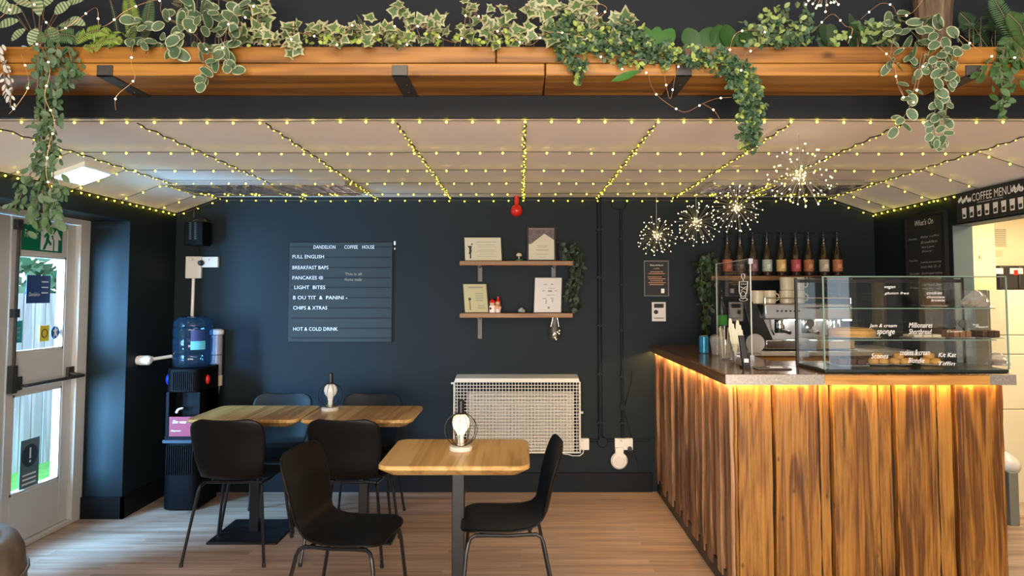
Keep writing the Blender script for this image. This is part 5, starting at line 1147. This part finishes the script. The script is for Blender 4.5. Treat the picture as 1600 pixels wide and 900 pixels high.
# ================================================================ PLANTS
def leaf(B, base, d, up, L_, W_, kind='oval', mi=0, rim=None, curv=-.15, fold=.12):
    d = d.normalized(); s = d.cross(up)
    if s.length < 1e-4: s = d.orthogonal()
    s.normalize(); n = s.cross(d)
    if kind == 'ivy':
        out = [(0, 0), (.30, -.16), (.36, .10), (.62, .28), (.30, .44), (.24, .60), (0, 1)]
        pts = out + [(-x, y) for x, y in out[-2:0:-1]]
        P_ = lambda x, y: base + s * (x * W_ * 1.1) + d * (y * L_) + n * (curv * L_ * y * y + fold * W_ * abs(x))
        k = len(pts); inn = [(x * .66, .38 + (y - .38) * .66) for x, y in pts]
        vs = [P_(*q) for q in pts] + [P_(*q) for q in inn] + [P_(0, .38)]
        B.add(vs, [(i, (i + 1) % k, k + (i + 1) % k, k + i) for i in range(k)], rim if rim is not None else mi)
        j = len(B.v) - len(vs); 
        for i in range(k): B.f.append([j + k + i, j + k + (i + 1) % k, j + 2 * k]); B.m.append(mi)
        return
    if kind == 'small': T_, nr = (0, .3, .7, 1), 3
    elif kind == 'striped': T_, nr = [i / 13 for i in range(14)], 5
    else: T_, nr = (0, .07, .25, .5, .75, .93, 1), 5
    sh = {'oval': .55, 'small': .6, 'round': .45, 'lance': .9, 'striped': .7}.get(kind, .6)
    U = (-1, 0, 1) if nr == 3 else (-1, -.78, 0, .78, 1)
    vs = []
    for t_ in T_:
        w_ = W_ * .5 * max(.04, math.sin(math.pi * min(.985, max(.015, t_)))) ** sh
        for u in U: vs.append(base + d * (L_ * t_) + s * (w_ * u) + n * (curv * L_ * t_ * t_ + fold * w_ * abs(u)))
    fs = []; k = len(B.v); B.v += [tuple(v) for v in vs]
    for i in range(len(T_) - 1):
        for j in range(nr - 1):
            m_ = mi
            if rim is not None:
                if kind == 'striped': m_ = rim if i % 2 else mi
                elif j in (0, nr - 2) or i in (0, len(T_) - 2): m_ = rim
            B.f.append([k + i * nr + j, k + i * nr + j + 1, k + (i + 1) * nr + j + 1, k + (i + 1) * nr + j]); B.m.append(m_)
def rv(): 
    v = Vector((random.gauss(0, 1), random.gauss(0, 1), random.gauss(0, 1))); return v.normalized()
CAMP = Vector((0, 0, EYE))
def vine(pts, n, L_, W_, kind, B, SB, mi=(0,), rim=None, spread=.02, down=.5, face=.6, jit=.35, r=.0018, curv=-.15):
    """leafy stem: pts is a path, n leaves along it"""
    pts = [Vector(p) for p in pts]; SB.tube(pts, r, 5); seg = len(pts) - 1
    for k in range(n):
        f = (k + random.random()) / n * seg; i = min(seg - 1, int(f)); p = pts[i].lerp(pts[i + 1], f - i) + rv() * spread * random.random()
        tan = (pts[i + 1] - pts[i]).normalized()
        d = rv() * (1 - down) + Vector((0, -.15, -1)) * down * .7 + tan * .25
        d.y *= .5; up = (Vector((0, -1, .35)) * face + rv() * jit)
        s = random.uniform(1 - jit, 1 + jit * .6); leaf(B, p, d, up, L_ * s, W_ * s, kind, random.choice(mi), rim, curv)
def plant(name, label, root, build, mats, cat='plant', group=None, stems=M['stem']):
    t = empty(name, root, label, cat, group); B, SB = MB(), MB(); build(B, SB)
    finish('foliage', B, mats, t)
    if SB.v: finish('stems', SB, stems, t)
    return t
YP = YF + .08; YH = YF - .03       # standing in the trough / hanging in front
def T(x, y, Y=None): return PY(x, y, YH if Y is None else Y)
def path(pp, Y=None, w=.0): return [T(x, y, (Y if Y is not None else YH) + random.uniform(-w, w)) for x, y in pp]
def clump(B, SB, x0, x1, y0, y1, n, L_, W_, kind, mi, rim=None, Y=None, dy=.09, updir=.3, curv=-.15, root=None):
    for k in range(n):
        x, y = random.uniform(x0, x1), random.uniform(y0, y1); p = T(x, y, (Y or YP) + random.uniform(-dy, dy))
        d = rv(); d.z = d.z * .6 + updir; d.y *= .6; up = Vector((0, -1, .5)) + rv() * .7; s = random.uniform(.7, 1.2)
        leaf(B, p, d, up, L_ * s, W_ * s, kind, random.choice(mi), rim, curv)
        if k % 5 == 0 and SB is not None: SB.tube([T(x, 74, YP), T(x + random.uniform(-4, 4), (y + 74) / 2, YP), p], .0015, 4)
random.seed(3)
# 1 big trailing vine at left
def b1(B, SB):
    vine(path([(75, 72), (78, 110), (70, 160), (72, 210), (68, 260), (60, 300), (52, 350)]), 150, .034, .021, 'oval', B, SB, (0, 1), None, .05, .4)
    vine(path([(70, 300), (74, 325), (90, 345)]), 12, .05, .03, 'oval', B, SB, (0, 1), None, .02)
    vine(path([(88, 70), (98, 110), (88, 150), (80, 200), (84, 250), (82, 300), (85, 345)]), 120, .034, .020, 'oval', B, SB, (0, 1), None, .045, .4)
    vine(path([(62, 70), (58, 120), (60, 170), (60, 220), (52, 265), (35, 300), (22, 328)]), 95, .034, .021, 'oval', B, SB, (0, 1), None, .035, .4)
    vine(path([(75, 285), (95, 300), (98, 290)]), 8, .04, .026, 'oval', B, SB, (0, 1), None, .02)
    vine(path([(105, 72), (112, 95), (115, 118)]), 40, .03, .018, 'oval', B, SB, (0,), None, .04)
    vine(path([(66, 290), (68, 330), (75, 350)]), 12, .042, .026, 'oval', B, SB, (0, 1, 2), None, .02)
plant('trailing_ivy', 'long leafy vine trailing from the left end of the plant shelf over the ceiling edge', (T(75, 74).x, YP, ZB1), b1, [leafmat('vine green', (.055, .11, .045)), M['g_grey'], M['g_mid']])
def b1b(B, SB): vine(path([(2, 72), (4, 100), (8, 130), (14, 150)]), 26, .028, .012, 'oval', B, SB, (0,), None, .03); vine(path([(10, 100), (18, 130), (16, 168)]), 16, .02, .01, 'oval', B, SB, (0,), None, .02)
plant('silver_sprig', 'silvery trailing sprig at the extreme left edge of the plant shelf', (T(4, 74).x, YP, ZB1), b1b, [mat('silver leaf', (.45, .46, .42), .5)])
# 2 striped leaf plant
def b2(B, SB):
    for x, y, a, l in ((30, 32, 200, .085), (35, 18, 170, .09), (50, 12, 140, .08), (62, 25, 95, .09), (70, 10, 60, .085), (85, 22, 40, .08), (100, 8, 20, .08), (40, 45, 230, .07), (78, 42, 300, .08), (58, 44, 260, .075), (15, 8, 160, .08), (110, 28, 330, .07), (92, 40, 10, .08)):
        p = T(x, y, YF + random.uniform(-.03, .06)); d = Vector((math.cos(R(a)), -.25, math.sin(R(a)) * .8)); leaf(B, p, d, Vector((0, -1, .4)) + rv() * .3, l, l * .52, 'striped', 0, 1, -.2)
        SB.tube([T(60, 74, YP), T((x + 60) / 2, (y + 70) / 2, YP), p], .0018, 5)
plant('striped_leaf_plant', 'plant with large cream striped leaves at the top left corner', (T(60, 74).x, YP, ZB1), b2, [leafmat('deep striped green', (.075, .14, .06)), leafmat('stripe', (.30, .34, .20))])
# ferns
def fern(B, SB, pts, L_, n=26, mi=0):
    pts = [Vector(p) for p in pts]; SB.tube(pts, .0016, 4); seg = len(pts) - 1
    for k in range(n):
        f = (k + .5) / n * seg; i = min(seg - 1, int(f)); p = pts[i].lerp(pts[i + 1], f - i); tan = (pts[i + 1] - pts[i]).normalized(); s = tan.cross(Vector((0, -1, .1))).normalized()
        l = L_ * math.sin(math.pi * (.12 + .86 * (k + .5) / n)) ** .7
        for sg_ in (-1, 1): leaf(B, p, s * sg_ + tan * .35 + Vector((0, 0, -.1)), Vector((0, -1, .2)) + rv() * .2, l, min(L_ * .2, .0058), 'small', mi, None, -.1)
def b3(B, SB):
    fern(B, SB, path([(125, 68), (115, 56), (95, 53), (70, 56), (58, 60)]), .038, 30, 0); fern(B, SB, path([(118, 66), (135, 52), (155, 47), (170, 54)]), .030, 22, 1)
    fern(B, SB, path([(150, 70), (165, 62), (180, 60), (190, 66)]), .025, 18, 1); fern(B, SB, path([(205, 60), (206, 35), (202, 12), (198, -10)], YP), .036, 30, 1)
    fern(B, SB, path([(185, 60), (180, 30), (172, 0)], YP), .012, 20, 0); fern(B, SB, path([(225, 60), (230, 30), (236, -5)], YP), .03, 26, 0); fern(B, SB, path([(130, 72), (145, 76), (158, 70)]), .02, 14, 1)
    clump(B, SB, 140, 200, 50, 76, 60, .03, .008, 'small', (1,), None, YF, .03)
plant('fern', 'bright green fern with arching and upright fronds on the left of the shelf', (T(150, 74).x, YP, ZB1), b3, [M['g_mid'], M['g_fern']])
# 4 variegated round-leaf plant
def b4(B, SB):
    clump(B, SB, 198, 245, 28, 78, 17, .052, .044, 'round', (0,), 1, YF, .03, .0)
    clump(B, SB, 248, 388, 10, 78, 62, .062, .046, 'round', (0,), 1, YF - .01, .045, .0)
    clump(B, SB, 285, 345, 3, 30, 8, .08, .045, 'round', (0,), 1, YF, .03, -.1)
    for pp, n in (([(310, 70), (318, 95), (320, 118), (318, 128)], 9), ([(345, 60), (352, 80), (356, 98), (362, 110)], 9), ([(330, 70), (334, 92)], 4), ([(225, 60), (232, 78)], 4)): vine(path(pp, YH - .02), n, .046, .038, 'round', B, SB, (0,), 1, .018, .3)
plant('variegated_peperomia', 'trailing plant with round cream edged leaves left of the centre', (T(300, 74).x, YP, ZB1), b4, [M['g_grey'], M['g_rim']])
def b4b(B, SB): clump(B, SB, 282, 410, -6, 22, 40, .055, .02, 'oval', (0, 1), None, YP, .05, .1)
plant('dark_bushy_plant', 'dark spiky bush behind the round leaved plant at the top edge', (T(345, 74).x, YP, ZB1), b4b, [M['g_dark'], mat('olive leaf', (.09, .08, .04), .6)])
# ivies
def ivy(name, label, x0, x1, stems, n, mats, extra=0, tops=None, size=.06):
    def bb(B, SB):
        clump(B, SB, x0, x1, 40, 70, n, size, size, 'ivy', (0,), 1, YF + .0, .05, .0)
        for pp in stems: vine(path(pp, YF, .02), max(3, len(pp) * 2), size, size, 'ivy', B, SB, (0,), 1, .03, .1, r=.0016)
        if extra: clump(B, SB, x0, x1, 50, 71, extra, .022, .017, 'small', (2,), None, YF, .05, .1)
    return plant(name, label, (T((x0 + x1) / 2, 74).x, YP, ZB1), bb, mats)
IM = [leafmat('ivy green', (.070, .125, .040)), leafmat('ivy cream', (.33, .33, .18)), M['g_yel']]
ivy('variegated_ivy', 'cream edged ivy clump just right of the round leaved plant', 385, 475, [[(410, 60), (405, 30), (402, 8)], [(455, 70), (468, 78)], [(400, 40), (412, 15), (418, 0)]], 24, IM, 10)
ivy('variegated_ivy', 'low cream edged ivy with yellow green sprigs left of the centre bracket', 475, 600, [[(480, 55), (500, 42), (530, 46)], [(545, 60), (560, 42), (575, 40), (590, 55)]], 22, IM, 60, size=.05)
ivy('variegated_ivy', 'cream edged ivy reaching up above the centre bracket', 600, 720, [[(660, 68), (650, 40), (632, 25), (628, 2)], [(660, 45), (680, 35), (690, 26)], [(630, 20), (650, 30), (668, 45)]], 26, IM, 40, size=.05)
ivy('variegated_ivy', 'cream edged ivy with a tall arching tendril right of the centre', 730, 835, [[(735, 40), (732, 10), (745, 25), (765, 38)], [(775, 8), (790, 14), (798, 20)], [(820, 10), (840, 15), (855, 14)], [(800, 50), (780, 38), (765, 42)]], 26, IM, 50, size=.052)
ivy('variegated_ivy', 'cream edged ivy above the start of the small leaved garland', 835, 985, [[(830, 15), (850, 10), (862, 18), (880, 14)], [(895, 5), (915, 8)], [(905, 30), (925, 35), (940, 20)], [(960, 35), (975, 28), (988, 24)], [(885, 10), (910, 18), (925, 25)]], 26, IM, 0, size=.062)
# box garland
def b6(B, SB):
    def gar(pp, n, spread, Y=YH, m=(0, 0, 1)):
        q = path(pp, Y, .01); SB.tube(q, .002, 5)
        for k in range(n):
            f = (k + random.random()) / n * (len(q) - 1); i = min(len(q) - 2, int(f)); p = q[i].lerp(q[i + 1], f - i) + rv() * spread * random.random() ** .5
            dd = rv()
            tip = random.random() < .25
            for j in range(4): leaf(B, p + rv() * .005, dd + rv() * .8, Vector((0, -1, .5)) + rv() * .6, random.uniform(.016, .026), random.uniform(.012, .017), 'small', 1 if tip else random.choice((0, 2)), None, -.1)
    gar([(862, 40), (870, 60), (885, 80), (905, 100), (905, 118)], 110, .045)
    gar([(885, 60), (930, 62), (975, 70), (1030, 80), (1080, 92), (1130, 100)], 330, .055)
    gar([(940, 45), (990, 52), (1000, 80)], 90, .05, YF)
    gar([(880, 30), (900, 50), (930, 75), (985, 95), (1060, 88)], 140, .035)
    gar([(1130, 90), (1145, 110), (1160, 140), (1172, 170), (1172, 200), (1168, 228)], 300, .045)
    gar([(1150, 100), (1170, 120), (1180, 150), (1185, 180)], 110, .03)
    gar([(1130, 75), (1132, 95)], 12, .02)
plant('box_garland', 'long small leaved box garland draped over the shelf and hanging down right of centre', (T(980, 74).x, YP, ZB1), b6, [M['g_box'], leafmat('fresh tip green', (.26, .34, .08)), M['g_grey']])
# broad leaves
def broad(name, lab, spec, m=M['g_broad']):
    def bb(B, SB):
        for x, y, a, l, w_ in spec:
            p = T(x, y, YP + .03); d = Vector((math.cos(R(a)), -.1, math.sin(R(a)))); leaf(B, p, d, Vector((0, -1, .2)) + rv() * .25, l, w_, 'oval', 0, None, -.12)
    return plant(name, lab, (T(spec[0][0], 74).x, YP, ZB1), bb, [m])
broad('broad_leaf_plant', 'broad bright green leaves standing just behind the garland', [(1010, 74, 100, .09, .07), (1030, 76, 55, .10, .07), (1022, 75, 80, .09, .06)])
broad('broad_leaf_plant', 'broad green leaves standing right of the garland', [(1085, 76, 110, .09, .08), (1095, 76, 60, .10, .08), (1120, 76, 80, .10, .08), (1140, 76, 95, .10, .08), (1155, 76, 60, .10, .08), (1170, 76, 100, .09, .07)], leafmat('deep broad green', (.014, .062, .008)))
def bfall(B, SB): leaf(B, T(955, 127, YH), Vector((1, -.05, .32)), Vector((0, -1, .25)), .115, .034, 'lance', 0, None, .1)
plant('single_green_leaf', 'single long green leaf lying against the shelf front below the garland', T(975, 122, YH), bfall, [M['g_broad']], 'leaf')
# small bush
def b8(B, SB):
    for k in range(260):
        x = random.gauss(1212, 22); y = 74 - abs(random.gauss(0, 26)); p = T(x, max(12, y), YF + random.uniform(-.03, .08))
        leaf(B, p, rv() + Vector((0, 0, .4)), Vector((0, -1, .4)) + rv() * .6, .026, .02, 'small', random.choice((0, 1, 1, 2)), None)
    clump(B, SB, 1225, 1260, 60, 74, 6, .03, .03, 'round', (0,), None, YF, .02)
    vine(path([(1262, 70), (1266, 40), (1260, 12)], YP), 26, .03, .015, 'oval', B, SB, (2,), None, .02, -.3)
plant('small_leaf_bush', 'bushy small leaved plant right of the broad green leaves', (T(1212, 74).x, YP, ZB1), b8, [M['g_grey'], leafmat('light bush green', (.24, .32, .10)), M['g_box']])
broad('broad_leaf_plant', 'dark broad leaves in the gap left of the ribbed stump', [(1285, 76, 70, .11, .08), (1300, 76, 110, .11, .08), (1330, 76, 80, .12, .06), (1345, 76, 50, .14, .05), (1360, 76, 120, .14, .05), (1375, 76, 70, .14, .05), (1340, 76, 100, .15, .04), (1385, 76, 60, .12, .05)], M['g_dark'])
def b9(B, SB): 
    vine(path([(1300, 70), (1310, 55), (1320, 52)], YF), 20, .025, .016, 'oval', B, SB, (0,), None, .02); clump(B, SB, 1340, 1400, 35, 72, 50, .028, .022, 'small', (0, 1), None, YF, .03)
plant('low_sprig', 'low pale sprigs at the foot of the dark broad leaves', (T(1345, 74).x, YP, ZB1), b9, [leafmat('light sprig', (.2, .28, .09)), M['g_mid']])
# stump
p0, p1 = T(1462, 74, YP + .06), T(1462, -10, YP + .06); b = MB(); rings = []
for i in range(8):
    f = i / 7; z = ZB1 + (p1.z - ZB1) * f; rr = .045 + .03 * f; rings.append([(p0.x + (rr + .004 * math.sin(k * 3.1)) * math.cos(k * math.pi / 14), YP + .07 + (rr + .004 * math.sin(k * 3.1)) * math.sin(k * math.pi / 14), z) for k in range(28)])
tag(finish('bark_stump', loft(rings, b), M['bark']), 'brown ribbed bark stump rising behind the large trailing plant', 'stump')
# 10 hoya
def b10(B, SB):
    clump(B, SB, 1385, 1490, 15, 100, 46, .058, .036, 'oval', (0,), 1, YF - .01, .045, -.1)
    for pp, n in (([(1395, 60), (1390, 95), (1402, 125), (1412, 150)], 5), ([(1440, 80), (1436, 110), (1428, 140), (1420, 170), (1408, 190), (1400, 205)], 12), ([(1470, 60), (1484, 95), (1482, 140), (1478, 175), (1474, 205), (1478, 232)], 22),
                  ([(1460, 90), (1460, 130), (1462, 165), (1458, 195), (1462, 230)], 20), ([(1490, 50), (1505, 70), (1495, 95), (1488, 130)], 8), ([(1450, 100), (1470, 110), (1480, 125)], 8)): vine(path(pp, YH - .02), n, .046, .036, 'round', B, SB, (0,), 1, .02, .25)
plant('variegated_hoya', 'large cascading plant with cream edged leaves near the right end of the shelf', (T(1445, 74).x, YP, ZB1), b10, [M['g_grey'], M['g_rim']])
# right ferns and vine
def b11(B, SB):
    fern(B, SB, path([(1590, 74), (1578, 40), (1560, 10), (1548, -12)], YF), .045, 30, 0); fern(B, SB, path([(1600, 80), (1580, 60), (1570, 72), (1560, 95)], YF), .035, 24, 0); fern(B, SB, path([(1605, 70), (1595, 40), (1575, 20)], YF - .02), .05, 26, 1)
    fern(B, SB, path([(1600, 90), (1590, 60), (1600, 20)], YF), .05, 30, 1); fern(B, SB, path([(1545, 76), (1520, 40), (1500, 20)], YP + .05), .05, 26, 2); clump(B, SB, 1505, 1600, 20, 74, 70, .06, .02, 'oval', (2,), None, YP + .06, .04)
plant('fern', 'dark fern with long fronds at the right end of the shelf', (T(1575, 74).x, YP, ZB1), b11, [M['g_mid'], leafmat('mid fern', (.04, .09, .02)), M['g_dark']])
def b12(B, SB):
    vine(path([(1570, 76), (1562, 105), (1566, 140), (1568, 178)]), 34, .036, .022, 'oval', B, SB, (0, 1), None, .03, .3)
    vine(path([(1590, 76), (1585, 110), (1575, 150), (1562, 175)]), 26, .036, .022, 'oval', B, SB, (0, 1), None, .03, .3); vine(path([(1550, 90), (1535, 110), (1530, 122)]), 10, .034, .02, 'oval', B, SB, (0,), None, .02); vine(path([(1560, 76), (1590, 86), (1602, 100)]), 20, .036, .022, 'oval', B, SB, (0,), None, .03)
plant('trailing_vine', 'thin dark vine hanging at the right end below the fern', (T(1572, 74).x, YP, ZB1), b12, [leafmat('thin vine green', (.035, .085, .02)), M['g_mid']])
# tendril at upper left (blue bottle) 
p = T(38, 74, YP); t = empty('blue_bottle', (p.x, YP, ZB1), 'small pale blue bottle standing on the shelf at the far left', 'bottle')
finish('bottle_body', MB().lathe([(.014, 0), (.016, .01), (.016, .075), (.010, .085), (.010, .095)], (p.x, YP, ZB1), 14), mat('pale blue', (.25, .45, .55), .3), t)
# plants on wall shelf and by the bar
def w1(B, SB):
    Yw = YB - .12
    for pp, n in (([(885, 395), (895, 382), (903, 392), (905, 430), (902, 470), (896, 484)], 95), ([(890, 400), (880, 385), (876, 380)], 18), ([(895, 400), (908, 400), (908, 420), (898, 450)], 60), ([(892, 402), (898, 420), (890, 445), (886, 470)], 45)):
        vine([PY(x, y, Yw - .03) for x, y in pp], n, .038, .024, 'oval', B, SB, (0, 0, 1), None, .035, .35)
t = plant('trailing_plant', 'dark trailing plant in a pot at the right end of the upper wall shelf', sp(880, zs1), w1, [leafmat('shade green', (.012, .026, .010)), leafmat('shade green light', (.03, .055, .03))])
p = sp(881, zs1); finish('plant_pot', MB().lathe([(.032, 0), (.042, .075), (.045, .08), (.038, .076)], p, 18), mat('dark pot', (.02, .022, .024), .5), t)
def w2(B, SB):
    for pp, n in (([(1108, 430), (1100, 405), (1096, 420), (1098, 470), (1105, 525)], 90), ([(1112, 430), (1105, 400), (1112, 420), (1110, 460), (1102, 510)], 80), ([(1115, 432), (1120, 410), (1112, 440), (1092, 460)], 50)): vine([PY(x, y, YB - .13) for x, y in pp], n, .045, .028, 'oval', B, SB, (0, 0, 1), None, .05, .35)
t = plant('trailing_plant', 'dark trailing plant hanging from the left end of the bottle shelf', PY(1116, 431, YB - .1), w2, [leafmat('bar plant green', (.014, .032, .008)), leafmat('bar plant light', (.035, .075, .018))])
p = PY(1120, 431, YB - .08); finish('plant_pot', MB().lathe([(.026, .001), (.034, .06), (.036, .066)], (p.x, YB - .08, B_.z if False else PY(1112, 431, Yh).z), 16), mat('brown pot', (.10, .05, .03), .5), t)
# ---------------- warm micro lights woven through the plants
def micro(pp, lab, sp_=.095, Y=None):
    random.seed(len(lab)); q = []
    P_ = path(pp, (Y if Y is not None else YH - .035), .012)
    E_ = [P_[0]] + P_ + [P_[-1]]
    for i in range(1, len(E_) - 2):
        p0, p1, p2, p3 = E_[i - 1:i + 3]
        for k in range(5):
            f = k / 5; q.append(.5 * ((2 * p1) + (p2 - p0) * f + (2 * p0 - 5 * p1 + 4 * p2 - p3) * f * f + (3 * p1 - p0 - 3 * p2 + p3) * f ** 3))
    q.append(P_[-1]); light_string('micro_light_string', q, sp_, lab, 'w', 'copper wire lights among the plants', 0, .0009, M['copper'], .001)
micro([(0, 28), (30, 5), (58, 10), (72, 35), (92, 48), (120, 32), (150, 12), (155, 40), (172, 36), (200, 15), (248, 0), (254, 22), (300, 50), (340, 90), (362, 25), (392, 30), (396, 10)], 'copper wire lights looping through the plants at the upper left')
micro([(40, 80), (62, 70), (78, 110), (70, 150), (85, 190), (76, 230), (72, 270), (80, 300)], 'copper wire lights hanging down inside the long left vine')
micro([(33, 85), (45, 130), (30, 160), (14, 178)], 'copper wire lights dangling at the far left of the shelf')
micro([(207, 70), (205, 100), (210, 124), (182, 150), (181, 172)], 'single copper wire light strand curling down below the fern')
micro([(398, 66), (440, 70), (470, 52), (500, 60), (524, 72), (552, 38), (580, 55), (612, 38), (636, 70)], 'copper wire lights low along the shelf left of the centre')
micro([(636, 50), (660, 40), (690, 60), (720, 62), (732, 12), (760, 38), (800, 60), (830, 70), (860, 50), (920, 60)], 'copper wire lights through the ivy at the centre')
micro([(920, 86), (950, 92), (972, 108), (1008, 112), (1018, 135), (1030, 152), (1060, 172), (1075, 174), (1098, 162), (1120, 154), (1143, 152)], 'copper wire lights sagging in a loop below the garland')
micro([(1098, 162), (1115, 172), (1124, 185)], 'short end of copper wire lights below the garland')
micro([(1038, 115), (1042, 140), (1048, 154), (1055, 120), (1062, 100)], 'copper wire light loop beneath the middle of the garland')
micro([(1138, 94), (1145, 60), (1160, 48), (1195, 50), (1180, 75), (1165, 85), (1158, 110)], 'copper wire lights above the hanging end of the garland')
micro([(935, 40), (933, 8), (948, 12), (940, 25), (930, 28)], 'little curl of copper wire lights above the ivy')
micro([(1272, 48), (1300, 22), (1320, 40), (1332, 45), (1325, 68)], 'copper wire lights arching over the dark broad leaves')
micro([(1345, 30), (1375, 6), (1395, 10), (1404, 25), (1425, 20), (1445, -5)], 'copper wire lights arching above the large trailing plant')
micro([(1370, 72), (1395, 95), (1402, 130), (1412, 152)], 'copper wire lights hanging left inside the large trailing plant')
micro([(1446, 85), (1435, 130), (1428, 160)], 'copper wire lights hanging in the middle of the large trailing plant')
micro([(1500, 55), (1545, 87), (1590, 90)], 'copper wire lights near the right end of the shelf')
